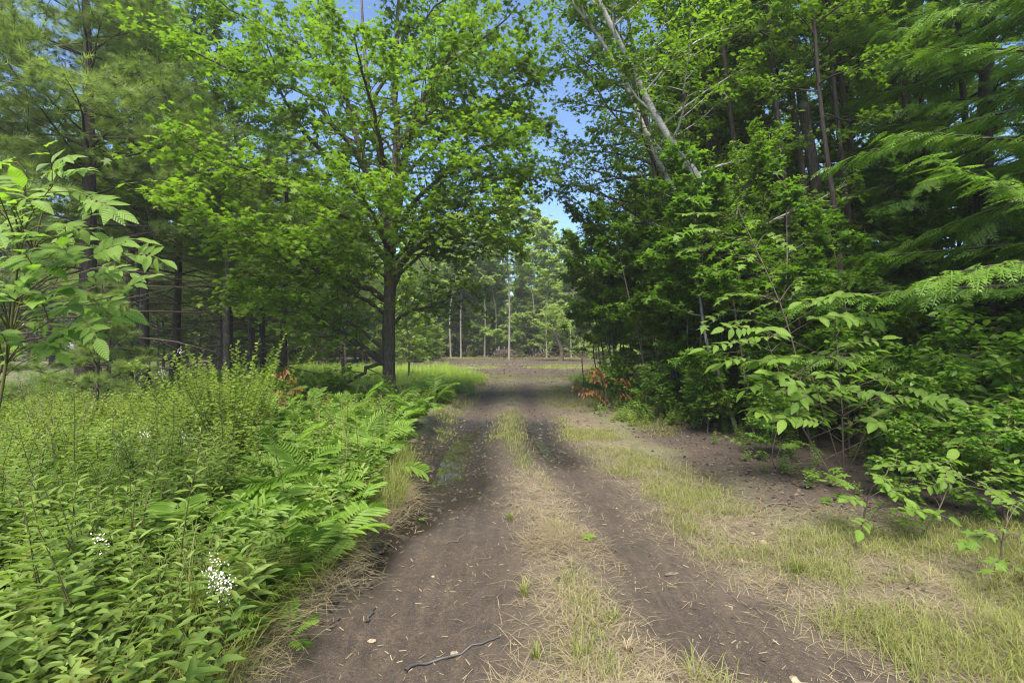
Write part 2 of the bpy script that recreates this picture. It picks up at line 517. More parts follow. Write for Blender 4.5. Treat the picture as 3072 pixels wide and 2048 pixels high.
def masks(x, y):
    n = fbm(x * 1.6, y * 1.6, 61); n2 = fbm(x * 5, y * 5, 71)
    track = sm(-.12, .12, x - xl(y) + (n2 - .5) * .25) * (1 - sm(-.25, .25, x - xr(y) + (n2 - .5) * .5))
    fade = 1 - sm(9.0, 15, y)
    dryc = g1(x - rc(y), 0.26 + .10 * n) * sm(.30, .5, n2 + .18 + .1 * (y < 3.4))
    dryc = dryc * (1 - .85 * sm(5.6, 7.2, y))
    dryc = np.maximum(dryc, sm(.35, .8, 1.5 * g1(x - .55, .75) * sm(3.2, 2.0, y) * n2 * 1.6))
    ve = x - (2.0 - .55 * sm(4.5, 9, y) + .5 * sm(3.6, 2.4, y))
    drys = g1(ve, .42 + .25 * n) + sm(2.2, 3.0, x) * sm(5.2, 3.8, y)
    dry = np.clip(np.maximum(dryc, drys * sm(.25, .5, n2 + .12)), 0, 1) * fade
    dry = np.maximum(dry, .85 * sm(10, 14, y) * (1 - sm(21, 25, y)) * sm(.3, .6, n + .15) * (x > -1.6) * (x < 4.5))
    dry = dry * (1 - .8 * np.maximum(g1(x - rl(y), .45), g1(x - rr(y), .42)) * sm(8, 10, y) * (1 - sm(18, 24, y)))
    dry = np.maximum(dry, .7 * g1(x - xl(y) + .08, .16) * sm(.35, .6, n2 + .1) * (y < 6.5))
    band = sm(24.5, 26, y + 2 * n) * (1 - sm(31, 33, y - 2 * n))
    clear = sm(36, 38, y + 3 * n) * (1 - sm(53, 56, y)) * sm(-15, -12, x + 3 * n) * (1 - sm(13, 16, x))
    bare = np.clip(track * (1 - .6 * sm(11, 15, y) * (1 - sm(23, 25, y)) * (1 - np.maximum(g1(x - rl(y), .5), g1(x - rr(y), .5)))) + band * sm(-7, -4, x) * (1 - sm(9, 12, x)) + clear, 0, 1)
    wet = np.clip(1.3 * g1(x - xl(y) - .25, .42) * sm(5.2, 6.4, y) * (1 - sm(10, 11.5, y)) + 1.2 * g1(x - rl(y) + .05, .60) * sm(4.0, 5.8, y) * (1 - sm(10, 12.5, y)) + 1.1 * g1(x - rr(y), .45) * sm(6.0, 7.4, y) * (1 - sm(10, 12, y))
                  + 1.2 * g1(x - xl(y) - .05, .16) * sm(2.6, 4.0, y) * (1 - sm(10.5, 12, y)) + .75 * g1(x - 2.45, .30) * g1(y - 6, .9), 0, 1)
    litter = sm(2.4, 3.4, x - .25 * (y - 5) * (y < 6) + n) * (1 - sm(22, 30, y)) * sm(4.4, 5.4, y + .5 * (x - 2.5))
    litter = np.maximum(litter, sm(-8, -10, x) * sm(8, 10, y) * .2)
    litter = np.maximum(litter, sm(55, 58, y))
    return bare, dry, wet, litter


bare, dry, wet, litter = masks(GX, GY)


def soil_material():
    m, nt, out = nodes('soil')
    tc = N(nt, 'ShaderNodeTexCoord')

    def noise(sc, det=5, rough=.6, vec=None):
        n = N(nt, 'ShaderNodeTexNoise'); n.inputs['Scale'].default_value = sc; n.inputs['Detail'].default_value = det
        n.inputs['Roughness'].default_value = rough
        nt.links.new(vec or tc.outputs['Object'], n.inputs['Vector']); return n.outputs[0]

    def rng(v, a, b):
        r = N(nt, 'ShaderNodeMapRange'); r.inputs[1].default_value, r.inputs[2].default_value = a, b
        nt.links.new(v, r.inputs[0]); return r.outputs[0]
    big, mid, fine, grit = noise(0.9, 4), noise(6, 5), noise(38, 5, .7), noise(170, 3, .7)
    mp = N(nt, 'ShaderNodeMapping'); mp.inputs['Scale'].default_value = (9, .8, 1)
    nt.links.new(tc.outputs['Object'], mp.inputs[0])
    streak = noise(1.6, 4, .6, mp.outputs[0])
    dirt = mixc(nt, rng(mid, .3, .7), (.029, .0192, .0115), (.068, .047, .031))
    dirt = mixc(nt, math_(nt, 'MULTIPLY', rng(streak, .45, .7), .5), dirt, (.115, .081, .050))
    dirt = mixc(nt, math_(nt, 'MULTIPLY', rng(fine, .42, .62), .75), dirt, (.022, .014, .009))
    dirt = mixc(nt, math_(nt, 'MULTIPLY', rng(grit, .56, .66), .75), dirt, (.19, .15, .11))
    straw = mixc(nt, rng(fine, .3, .7), (.085, .064, .040), (.24, .195, .125))
    straw = mixc(nt, rng(mid, .45, .75), straw, (.12, .088, .062))
    turf = mixc(nt, rng(fine, .3, .7), (.060, .062, .026), (.150, .145, .060))
    lit = mixc(nt, rng(fine, .35, .65), (.024, .017, .012), (.085, .057, .040))
    c = mixc(nt, attr(nt, 'bare'), turf, dirt)
    c = mixc(nt, attr(nt, 'litter'), c, lit)
    sf = math_(nt, 'MULTIPLY', attr(nt, 'dry'), rng(mid, .25, .55), True)
    c = mixc(nt, sf, c, straw)
    w = attr(nt, 'wet')
    wf = math_(nt, 'MULTIPLY', w, rng(mid, .15, .45), True)
    c = mixc(nt, math_(nt, 'MULTIPLY', wf, .93), c, (.019, .0135, .0095))
    p = N(nt, 'ShaderNodeBsdfPrincipled')
    nt.links.new(c, p.inputs['Base Color'])
    ro = N(nt, 'ShaderNodeMapRange'); ro.inputs[3].default_value, ro.inputs[4].default_value = .95, .16
    nt.links.new(wf, ro.inputs[0]); nt.links.new(ro.outputs[0], p.inputs['Roughness'])
    p.inputs['Specular IOR Level'].default_value = .5
    hsum = math_(nt, 'ADD', math_(nt, 'MULTIPLY', mid, .5), math_(nt, 'ADD', math_(nt, 'MULTIPLY', fine, .45), math_(nt, 'MULTIPLY', grit, .18)))
    bp = N(nt, 'ShaderNodeBump'); bp.inputs['Strength'].default_value = 1.0; bp.inputs['Distance'].default_value = .045
    nt.links.new(math_(nt, 'SUBTRACT', 1.0, math_(nt, 'MULTIPLY', wf, .40)), bp.inputs['Strength'])
    nt.links.new(hsum, bp.inputs['Height']); nt.links.new(bp.outputs[0], p.inputs['Normal'])
    nt.links.new(p.outputs[0], out.inputs[0])
    return m


M['soil'] = soil_material()
idx = np.arange(nx * ny).reshape(ny, nx)
QUAD = np.stack([idx[:-1, :-1], idx[:-1, 1:], idx[1:, 1:], idx[1:, :-1]], -1).reshape(-1, 4)
cx = (GX[:-1, :-1] + GX[1:, 1:]).ravel() / 2; cy = (GY[:-1, :-1] + GY[1:, 1:]).ravel() / 2
is_track = (cx > xl(cy)) & (cx < xr(cy)) & (cy > -20) & (cy < 24)
is_clear = (cy >= 24) & (cy < 56) & (cx > -12 + 2 * np.sin(cy * .4)) & (cx < 13 + 2 * np.sin(cy * .3))
ALLV = np.stack([GX.ravel(), GY.ravel(), HH.ravel()], -1)
for nm, sel in (('dirt_track', is_track), ('clearing_ground', is_clear & ~is_track), ('ground', ~is_track & ~is_clear)):
    q = QUAD[sel]; used, inv = np.unique(q.ravel(), return_inverse=True)
    mb = MB().add(ALLV[used], inv.reshape(-1, 4))
    me = mb.mesh(nm, M['soil'], True)
    for an, arr in (('bare', bare), ('dry', dry), ('wet', wet), ('litter', litter)):
        a = me.attributes.new(an, 'FLOAT', 'POINT'); a.data.foreach_set('value', arr.ravel()[used].astype(np.float32))
    tag(link(nm, me), kind='structure')

# water standing in the ruts
wm, nt, out = nodes('puddle_water')
p = N(nt, 'ShaderNodeBsdfPrincipled'); p.inputs['Base Color'].default_value = (.020, .015, .010, 1)
p.inputs['Roughness'].default_value = .04; p.inputs['IOR'].default_value = 1.6; p.inputs['Specular IOR Level'].default_value = .9
nz = N(nt, 'ShaderNodeTexNoise'); nz.inputs['Scale'].default_value = 6
bp = N(nt, 'ShaderNodeBump'); bp.inputs['Strength'].default_value = 1.0; bp.inputs['Distance'].default_value = .05
nt.links.new(nz.outputs[0], bp.inputs['Height']); nt.links.new(bp.outputs[0], p.inputs['Normal'])
nt.links.new(p.outputs[0], out.inputs[0])
M['water'] = wm


def puddle(name, x0, x1, y0, y1, q, label):
    xs, ys = np.linspace(x0, x1, 40), np.linspace(y0, y1, 60)
    X, Y = np.meshgrid(xs, ys); z = float(np.quantile(height(X, Y), q))
    nn = 28; an = np.arange(nn) * 2 * math.pi / nn
    V = np.stack([(x0 + x1) / 2 + (x1 - x0) / 2 * np.cos(an), (y0 + y1) / 2 + (y1 - y0) / 2 * np.sin(an), np.full(nn, z)], -1)
    o = link(name, MB().add(V, [list(range(nn))]).mesh(name, M['water']))
    tag(o, label, kind='structure')




def rut_water(fx_, y0, y1, hw, dz, label):
    ys = np.linspace(y0, y1, 50); z = float(np.median(height(fx_(ys), ys))) + dz
    L_, R_ = fx_(ys) - hw * np.sin(np.pi * np.linspace(.03, .97, 50)) ** .5, fx_(ys) + hw * np.sin(np.pi * np.linspace(.03, .97, 50)) ** .5
    V = np.concatenate([np.stack([L_, ys, np.full(50, z)], -1), np.stack([R_, ys, np.full(50, z)], -1)])
    i = np.arange(49); F = np.stack([i, i + 50, i + 51, i + 1], -1)
    o = link('puddle', MB().add(V, F).mesh('puddle', M['water'])); tag(o, label, kind='structure')


rut_water(wl, 5.2, 10.4, .44, .046, 'long narrow streak of water shining in the left wheel rut')
rut_water(wr, 7.2, 10.0, .28, .034, 'small wet streak in the right wheel rut')


# ------------------------------------------------------------------ trees
def unit(v): return v / (np.linalg.norm(v) + 1e-9)


def wander(rng, p, d, L, n, curl, up=0.0):
    out = [np.array(p, float)]; d = unit(np.array(d, float))
    for _ in range(n):
        d = unit(d + rng.normal(size=3) * curl + np.array([0, 0, up]))
        out.append(out[-1] + d * L / n)
    return np.array(out)


def resample(P, n):
    P = np.asarray(P, float)
    s = np.r_[0, np.cumsum(np.linalg.norm(np.diff(P, axis=0), axis=1))]
    t = np.linspace(0, s[-1], n)
    return np.stack([np.interp(t, s, P[:, k]) for k in range(3)], -1)


def smooth_line(P, n):
    """Catmull-Rom through the given points."""
    P = np.asarray(P, float)
    if len(P) < 3: return resample(P, n)
    E = np.vstack([2 * P[0] - P[1], P, 2 * P[-1] - P[-2]]); o = []
    for i in range(1, len(E) - 2):
        a, b, c, d = E[i - 1:i + 3]
        for t in np.linspace(0, 1, 8, endpoint=False):
            o.append(.5 * (2 * b + (c - a) * t + (2 * a - 5 * b + 4 * c - d) * t * t + (3 * b - a - 3 * c + d) * t ** 3))
    return resample(np.array(o + [P[-1]]), n)


def leaves_on(mb, rng, segs, m, tm, size, spread=.9, droop=.25, flat=.45, off=.03, tvar=.22, clump=True):
    S = np.asarray(segs, float)
    n = len(S)
    if n == 0: return
    a, b = np.repeat(S[:, 0], m, 0), np.repeat(S[:, 1], m, 0)
    t = rng.random((n * m, 1))
    d = b - a; d /= np.linalg.norm(d, axis=1)[:, None] + 1e-9
    pos = a + (b - a) * t + rng.normal(size=(n * m, 3)) * off
    side = np.cross(d, [0, 0, 1.0]); side /= np.linalg.norm(side, axis=1)[:, None] + 1e-9
    ax = d * .55 + side * (rng.choice([-1, 1], (n * m, 1)) * spread) + rng.normal(size=(n * m, 3)) * .3 + np.array([0, 0, -droop])
    nm = np.array([0, 0, 1.0]) + rng.normal(size=(n * m, 3)) * flat
    base = np.repeat(.5 + (rng.random(n) - .5) * .5, m) if clump else .5
    tint = np.clip(base + rng.normal(size=n * m) * tvar, 0, 1)
    mb.inst(tm, pos, ax, nm, size * (.5 + .9 * rng.random(n * m)), tint)
    return pos, ax, nm


def branch_out(rng, limb, r0, wood, segs, ns, slen, s0=.22, tert=3, curl=.16, up=.02, flat=.35, wood_sides=3, seg_from=.5):
    """Secondary branches and leafy twigs along a limb."""
    n = len(limb); L = np.linalg.norm(np.diff(limb, axis=0), axis=1).sum()
    for j in range(ns):
        s = s0 + (1 - s0) * (j + rng.random()) / ns
        k = min(int(s * (n - 1)), n - 2); f = s * (n - 1) - k
        p = limb[k] * (1 - f) + limb[k + 1] * f
        d = unit(limb[k + 1] - limb[k])
        sd = unit(np.cross(d, [0, 0, 1.0]) + 1e-6) * (1 if j % 2 else -1)
        dd = d * .6 + sd * .8 + np.array([0, 0, flat * rng.normal() * .9])
        l = slen * (1.05 - .55 * s) * (.7 + .6 * rng.random())
        P = wander(rng, p, dd, l, 3, curl, up)
        rr_ = max(.004, r0 * (1 - s) * .45 + .003)
        wood.tube(P, np.linspace(rr_, .002, 4), wood_sides, .3, cap=False)
        segs.append((P[1], P[2])); segs.append((P[2], P[3]))
        for q in range(tert):
            b = P[1 + q % 3]
            e = b + unit(dd * .5 + np.cross(unit(dd), [0, 0, 1.0]) * (1 if q % 2 else -1) + rng.normal(size=3) * .35) * l * (.3 + .3 * rng.random())
            segs.append((b, e))
    for k in range(int(n * seg_from), n - 1): segs.append((limb[k], limb[k + 1]))


def along(P, t):
    n = len(P); k = min(int(t * (n - 1)), n - 2); f = t * (n - 1) - k
    return P[k] * (1 - f) + P[k + 1] * f, unit(P[k + 1] - P[k])


def broadleaf(seed, trunk, r0, t0, nl, L0, L1, el0, el1, ns, slen, tm, lsize, m, leafm, barkm, r1=.015, curl=.13, tert=3, flat=.3, sides=10,
              names=('trunk', 'crown'), az0=None, azw=None, droop=.25, lim_up=.03, wood_sides=3):
    rng = np.random.default_rng(seed)
    P = smooth_line(trunk, 22)
    tr, cr, segs = MB(), MB(), []
    tt = np.linspace(0, 1, 22)
    rad = r0 * (1 - tt) ** .8 + r1
    rad[0] *= 1.35; rad[1] *= 1.08
    tr.tube(P, rad, sides, .5)
    for i in range(nl):
        u = (i + rng.random()) / nl; t = t0 + (1 - t0) * u
        p, d = along(P, t)
        az = (i * 2.39996 + rng.random() * .8) if az0 is None else az0 + (rng.random() - .5) * 2 * azw
        el = R(el0 + (el1 - el0) * u + rng.normal() * 8)
        L = (L0 + (L1 - L0) * u) * (.75 + .5 * rng.random())
        limb = wander(rng, p, (math.cos(az) * math.cos(el), math.sin(az) * math.cos(el), math.sin(el)), L, 7, curl, lim_up)
        rb = min(r0 * .45, .012 + .014 * L) * (1 - .4 * u)
        tr.tube(limb, np.linspace(rb, .004, 8), 5, .5, cap=False)
        branch_out(rng, limb, rb, tr, segs, ns, slen * L, tert=tert, flat=flat, wood_sides=wood_sides)
    segs.append((P[-3], P[-2])); segs.append((P[-2], P[-1]))
    leaves_on(cr, rng, segs, m, tm, lsize, droop=droop)
    return tr.mesh(names[0], barkm, True), cr.mesh(names[1], leafm)


def make(name, base, meshes, label, cat='tree', group=None, names=('trunk', 'crown'), rz=0.0, scale=1.0):
    e = empty(name, base, rz)
    e.scale = (scale,) * 3
    tag(e, label, cat, group)
    for n, me in zip(names, meshes): link(n, me, e)
    return e


def gz(x, y): return float(height(x, y))


def ground(x, y, dz=0.0): return np.array([x, y, gz(x, y) + dz])


# ---- the big maple by the track
def big_maple():
    rng = np.random.default_rng(7)
    Y0 = 13.3; b = Q(896, 930, Y0); base = ground(b[0], Y0, -.05)
    e = empty('maple_tree', base)
    tag(e, 'big spreading maple with a dark trunk standing at the left edge of the track', 'tree')
    loc = lambda pts: np.array([Q(u, v, y) for u, v, y in pts]) - base
    tp = [(896, 940, Y0), (893, 830, Y0), (893, 740, Y0), (896, 660, Y0), (893, 560, Y0 + .1), (890, 480, Y0 + .2), (872, 350, Y0 + .5), (850, 230, 13.9), (836, 100, 14.2), (828, -60, 14.4)]
    P = smooth_line(loc(tp), 40); P[0, 2] = -.1
    tt = np.linspace(0, 1, 40)
    rad = np.interp(tt, [0, .02, .05, .1, .3, .42, .6, 1], [.34, .24, .185, .175, .16, .12, .08, .02])
    rad = rad * (1 + .04 * np.sin(tt * 50))
    tr = MB().tube(P, rad, 14)
    limbs = [
        (.13, [(897, 580, 13.3), (905, 480, 13.3), (912, 330, 13.2), (910, 180, 13), (917, 20, 12.8), (922, -120, 12.6)]),
        (.12, [(897, 570, 13.3), (928, 400, 13.4), (945, 300, 13.6), (1000, 190, 14), (1070, 60, 14.5), (1110, -60, 14.8)]),
        (.09, [(903, 655, 13.3), (930, 600, 13), (985, 545, 12.5), (1080, 500, 11.8), (1175, 480, 11)]),
        (.075, [(903, 640, 13.3), (950, 550, 13.0), (1000, 440, 12.4), (1050, 330, 12)]),
        (.08, [(884, 688, 13.3), (820, 650, 12.8), (740, 620, 12), (650, 570, 11.2), (560, 530, 10.5)]),
        (.085, [(880, 832, 13.3), (830, 795, 12.9), (760, 750, 12.3), (695, 705, 11.6), (610, 650, 10.8), (540, 615, 10.2)]),
        (.05, [(884, 836, 13.3), (855, 838, 13), (800, 880, 12.4), (720, 892, 12), (640, 896, 11.6)]),
        (.085, [(890, 560, 13.3), (805, 420, 12.6), (700, 310, 11.8), (640, 190, 11.2), (600, 60, 10.8)]),
        (.10, [(892, 520, 13.4), (850, 400, 13.6), (790, 230, 14), (740, 60, 14.3), (720, -80, 14.6)]),
        (.08, [(890, 600, 13.3), (800, 500, 12), (660, 430, 10.6), (500, 360, 9.6), (390, 310, 9.0)]),
        (.07, [(896, 530, 13.3), (1000, 420, 12.2), (1090, 350, 11.4), (1180, 300, 10.8)]),
        (.08, [(892, 480, 13.3), (720, 230, 12), (500, 150, 10.8), (390, 90, 10.2)]),
        (.07, [(905, 360, 13.2), (1000, 180, 12.6), (1110, 90, 12), (1190, 10, 11.6)]),
        (.06, [(893, 540, 13.5), (800, 480, 15), (700, 420, 16.6), (620, 380, 17.6)]),
        (.06, [(896, 620, 13.2), (880, 540, 11.6), (840, 470, 10.3), (820, 420, 9.5)]),
        (.06, [(896, 420, 13.2), (860, 260, 11.6), (830, 150, 10.4), (810, 60, 9.6)]),
        (.05, [(905, 740, 13.3), (940, 715, 13.0), (1000, 700, 12.8), (1060, 660, 12.6)]),
        (.05, [(884, 720, 13.3), (760, 640, 11.5), (600, 560, 10), (480, 500, 9.0), (400, 470, 8.6)]),
        (.05, [(860, 330, 13.8), (720, 130, 13.5), (560, 40, 13), (460, -30, 12.6)]),
        (.05, [(845, 250, 13.8), (960, 60, 13.6), (1080, -40, 13.4)]),
        (.05, [(930, 400, 13.4), (1040, 300, 13), (1140, 230, 12.6), (1215, 190, 12.4)]),
        (.05, [(905, 600, 13.3), (1010, 480, 12.4), (1120, 420, 11.8), (1225, 390, 11.4)]),
        (.05, [(915, 330, 13.2), (1020, 250, 12.8), (1110, 300, 12.4), (1180, 340, 12)]),
        (.05, [(925, 200, 13.2), (1040, 130, 12.4), (1150, 130, 11.8), (1240, 160, 11.4)]),
        (.05, [(910, 560, 13.3), (1030, 440, 13.6), (1150, 400, 14), (1250, 430, 14.4)]),
        (.045, [(905, 640, 13.3), (1000, 560, 12.6), (1090, 540, 12), (1180, 560, 11.4)]),
        (.05, [(915, 260, 13.2), (1050, 220, 13.6), (1170, 250, 14), (1260, 300, 14)]),
        (.045, [(890, 640, 13.3), (840, 600, 12.2), (770, 570, 11.2), (700, 545, 10.4)]),
        (.045, [(880, 800, 13.3), (770, 720, 13.6), (650, 690, 13.6), (560, 690, 13.4)]),
    ]
    segs = []
    limb_objs = []
    for r0, pts in limbs:
        L = smooth_line(loc(pts), 16)
        L[2:] += rng.normal(size=(14, 3)) * .03
        mb = MB()
        mb.tube(L, np.linspace(r0 * 1.15, .012, 16), 8, .5, cap=False)
        length = np.linalg.norm(np.diff(L, axis=0), axis=1).sum()
        branch_out(rng, L, r0, mb, segs, int(8 + length * 3.4), 1.55, s0=.2, tert=5, curl=.2, flat=.45, seg_from=.45)
        limb_objs.append(mb)
    link('trunk', tr.mesh('maple_trunk', M['bark'], True), e)
    for mb in limb_objs: link('limb', mb.mesh('maple_limb', M['bark'], True), e)
    segs = np.array(segs)
    cr = MB()
    # the leaves nearest the eye are single leaves; the rest of the crown is one mesh
    mid = segs.mean(1) + base
    near = np.argsort(np.linalg.norm(mid - np.array([0, 0, CAM_H]), axis=1) + 3 * (mid[:, 0] > -1.5))[:24]
    keep = np.ones(len(segs), bool); keep[near] = False
    leaves_on(cr, rng, segs[keep], 8, MAPLE, .13, droop=.25, flat=.40, off=.06)
    link('crown', cr.mesh('maple_crown', M['maple']), e)
    lm = [maple_leaf_mesh('single_maple_leaf', M['maple'], i, t) for i, t in enumerate((.55, .75, .95))]
    for s in segs[near]:
        d = unit(s[1] - s[0]); sd = unit(np.cross(d, [0, 0, 1.0]))
        for q in range(9):
            p_ = s[0] + (s[1] - s[0]) * rng.random() + rng.normal(size=3) * .05
            ax = d * .5 + sd * rng.choice([-1, 1]) + rng.normal(size=3) * .3 + np.array([0, 0, -.2])
            place('leaf', lm[rng.integers(3)], e, p_, ax, np.array([0, 0, 1.0]) + rng.normal(size=3) * .35, .12 * (.75 + .5 * rng.random()))
    return e


big_maple()


# ---- pines
def pine(seed, H, r0, dead_to, Rmax, nwh, tufts=2, tm=TUFT, size=.15, per=5, leafm=None, barkm=None, twigs=5, lean=.02):
    rng = np.random.default_rng(seed)
    P = smooth_line([(0, 0, -.1), (lean * H * .4 + rng.normal() * .05, rng.normal() * .05, H * .4), (lean * H, rng.normal() * .1, H)], 20)
    tr, dd, cr, segs = MB(), MB(), MB(), []
    tr.tube(P, np.r_[r0 * 1.25, r0 * (1 - np.linspace(.05, 1, 19)) ** .85 + .012], 10)
    for i in range(nwh):
        z = (i + .5 * rng.random()) / nwh
        p, _ = along(P, .08 + .9 * z)
        L = Rmax * (1 - .85 * z ** 1.3) * (.8 + .35 * rng.random())
        for k in range(rng.integers(4, 6)):
            az = k * 1.35 + i * 1.1 + rng.random() * .6
            alive = p[2] > dead_to + rng.normal() * .5
            el = R(-8 + 40 * z + rng.normal() * 7) if alive else R(2 + rng.normal() * 10)
            Lk = L * (.75 + .4 * rng.random()) * (1 if alive else .75)
            limb = wander(rng, p, (math.cos(az) * math.cos(el), math.sin(az) * math.cos(el), math.sin(el)), Lk, 6, .10, .03 if alive else -.03)
            w = tr if alive else dd
            w.tube(limb, np.linspace(.012 + .008 * Lk, .004, 7), 4, .3, cap=False)
            if alive:
                branch_out(rng, limb, .02, tr, segs, int(4 + Lk * 2.2), .42 * Lk, s0=.3, tert=tufts, flat=.25, up=.05)
            else:
                for q in range(twigs):
                    t = .25 + .7 * rng.random(); a, d = along(limb, t)
                    e = unit(d * .7 + np.cross(d, [0, 0, 1.0]) * (1 if q % 2 else -1) + rng.normal(size=3) * .4)
                    dd.tube(np.array([a, a + e * .35 * Lk * (.3 + .5 * rng.random()) + [0, 0, -.05], a + e * .55 * Lk * (.3 + .5 * rng.random()) + [0, 0, -.1]]), [.006, .004, .002], 3, .4, cap=False)
    if len(segs):
        S = np.array(segs); n = len(S) * per
        a, b = np.repeat(S[:, 0], per, 0), np.repeat(S[:, 1], per, 0)
        t = rng.random((n, 1)); d = b - a; d /= np.linalg.norm(d, axis=1)[:, None] + 1e-9
        tint = np.clip(np.repeat(.5 + (rng.random(len(S)) - .5) * .5, per) + rng.normal(size=n) * .2, 0, 1)
        cr.inst(tm, a + (b - a) * t, d + rng.normal(size=(n, 3)) * .35 + [0, 0, .15], rng.normal(size=(n, 3)), size * (.7 + .5 * rng.random(n)), tint)
    out = [('trunk', tr.mesh('pine_trunk', barkm or M['pinebark'], True))]
    if cr.n: out.append(('crown', cr.mesh('pine_crown', leafm or M['pine'])))
    if dd.n: out.append(('dead_branches', dd.mesh('pine_dead_branches', M['twig'])))
    return out


def make2(name, base, parts, label, cat='tree', group=None, rz=0.0, scale=1.0):
    e = empty(name, base, rz); e.scale = (scale,) * 3
    tag(e, label, cat, group)
    for n, me in parts: link(n, me, e)
    return e


PA = pine(101, 13.0, .19, 4.7, 3.9, 21, per=4, tufts=4, size=.21)
PB = pine(102, 12.0, .17, 4.2, 3.7, 19, per=4, tufts=4, size=.21)
PL = pine(103, 2.6, .03, .1, 1.0, 7, per=5, size=.12)      # young pine
pA = make2('pine_tree', ground(-11.9, 15.6), PA, 'stout dark pine trunk with bare lower branches rising behind the yellow shrubs')
pB = make2('pine_tree', ground(-14.0, 20.0), PB, 'dark straight pine just right of the stout pine on the left')
G = 'pines of the shady stand on the left'
for x, y, s, rz, base_, lab in (
        (-10.3, 11.6, 1.0, 2.0, pA, 'thin leaning pine half hidden behind the pale compound leaves at left'),
        (-12.9, 10.8, .98, 4.1, pB, 'soft needled pine filling the upper left corner'),
        (-13.2, 22.5, .8, 1.2, pA, 'slim pine of the close pair of trunks at left'),
        (-12.6, 23.6, .85, 3.3, pB, 'slightly thicker pine of the close pair of trunks at left'),
        (-11.3, 22.0, .75, 5.1, pA, 'thin pine trunk standing right of the close pair'),
        (-8.1, 17.0, .80, .4, pB, 'pine trunk with bare side branches behind the orange dead sapling')):
    copy_tree(base_, ground(x, y), rz, s, lab)
yp = make2('young_pine', ground(-7.4, 8.6), PL, 'young soft pine beside the undergrowth below the thin pine', 'tree')
copy_tree(yp, ground(-9.3, 11.0), 1.0, 1.2, 'young pine in the shade in front of the stout pine')
copy_tree(yp, ground(-9.9, 9.0), 3.0, 1.1, 'young pine low at the left edge of the picture')

# ---- broadleaf kinds (shared by many trees)
rngk = np.random.default_rng(55)
def trunk_line(H, bend=.06, seed=0):
    r = np.random.default_rng(seed)
    return [(0, 0, -.1), (r.normal() * bend * H * .4, r.normal() * bend * H * .4, H * .35), (r.normal() * bend * H, r.normal() * bend * H, H * .7), (r.normal() * bend * H, r.normal() * bend * H, H)]


KA = broadleaf(201, trunk_line(10, .03, 1), .10, .20, 34, 3.2, 1.6, 5, 60, 11, .34, MAPLE3, .135, 7, M['broad'], M['graybark'], tert=3)
KB = broadleaf(202, trunk_line(12, .03, 2), .11, .38, 30, 3.0, 1.5, 15, 65, 11, .36, OVAL, .115, 7, M['broad'], M['graybark'], tert=3)
KC = broadleaf(203, trunk_line(5, .04, 3), .045, .06, 26, 2.0, .8, 5, 55, 9, .38, MAPLE3, .13, 7, M['shade'], M['twig'], tert=3)
KF = broadleaf(207, trunk_line(16, .02, 8), .14, .12, 40, 4.2, 1.8, 5, 65, 10, .36, RHOMB, .40, 5, M['pale'], M['graybark'], tert=3, sides=6)
KD = broadleaf(204, trunk_line(15, .02, 4), .09, .52, 26, 2.8, 1.3, 20, 65, 10, .36, RHOMB, .32, 6, M['pale'], M['palebark'], tert=3, sides=7)
KE = broadleaf(205, trunk_line(4.5, .05, 6), .06, .10, 22, 2.0, .9, 10, 60, 9, .38, RHOMB, .26, 6, M['pale'], M['twig'], tert=3, sides=7)


def kind(meshes, name, label, group, base, rz=0, scale=1.0):
    return make(name, base, meshes, label, 'tree', group, rz=rz, scale=scale)


G_R = 'leafy trees along the right edge of the track'
tA = kind(KA, 'maple_tree', 'leafy maple hanging over the right verge just before the clearing', G_R, ground(6.3, 17.0))
for x, y, s, rz, lab in ((6.6, 13.2, .95, 1.1, 'dense leafy maple behind the leaning birches'),
                         (7.4, 21.5, 1.0, 2.0, 'leafy maple at the far end of the right tree line'),
                         (8.6, 12.0, 1.0, 3.1, 'dark leafy maple in the depth between birches and hemlocks'),
                         (8.0, 17.5, 1.1, 4.2, 'tall maple behind the right tree line'),
                         (5.6, 13.6, .72, 5.0, 'low spreading maple whose leaves hang beside the thin sapling stems'),
                         (11.5, 15.0, 1.1, .6, 'maple deep in the shade behind the hemlocks'),
                         (5.9, 15.4, 1.0, 2.9, 'slender maple reaching its branches out over the track toward the sky gap'),
                         (7.6, 26.0, 1.0, 1.9, 'maple beside the right end of the clearing')):
    copy_tree(tA, ground(x, y), rz, s, lab, G_R)
tB = kind(KB, 'oak_tree', 'tall leafy tree above the leaning birches', G_R, ground(6.0, 15.0))
for x, y, s, rz, lab in ((8.9, 20.0, 1.15, 1.0, 'tall tree rising behind the right tree line near the clearing'),
                         (-13.5, 17.0, 1.1, 1.4, 'light leafy crown filling the upper left behind the pines'),
                         (-9.2, 15.6, .95, 3.4, 'light leafy tree just left of the maple crown'),
                         (4.6, 9.4, .45, 5.2, 'small leafy tree screening the foot of the leaning birches'),
                         (10.4, 12.5, 1.0, 2.2, 'tall slim tree behind the gray trunks'),
                         (13.0, 19.0, 1.2, 3.4, 'tall tree deep in the right woods'),
                         (6.6, 19.5, 1.1, 4.4, 'tall tree with a high crown beside the gap of sky')):
    copy_tree(tB, ground(x, y), rz, s, lab, G_R)
KL = broadleaf(206, [(0, 0, -.1), (-.1, 0, 3), (-.5, 0, 6), (-1.2, -.2, 9.5), (-1.6, -.3, 12)], .10, .36, 26, 3.6, 2.2, 5, 45, 12, .34, MAPLE3, .115, 6, M['broad'], M['graybark'], az0=math.pi, azw=1.2)
kind(KL, 'maple_tree', 'maple leaning out over the track and fringing the gap of sky', G_R, ground(4.4, 13.0))
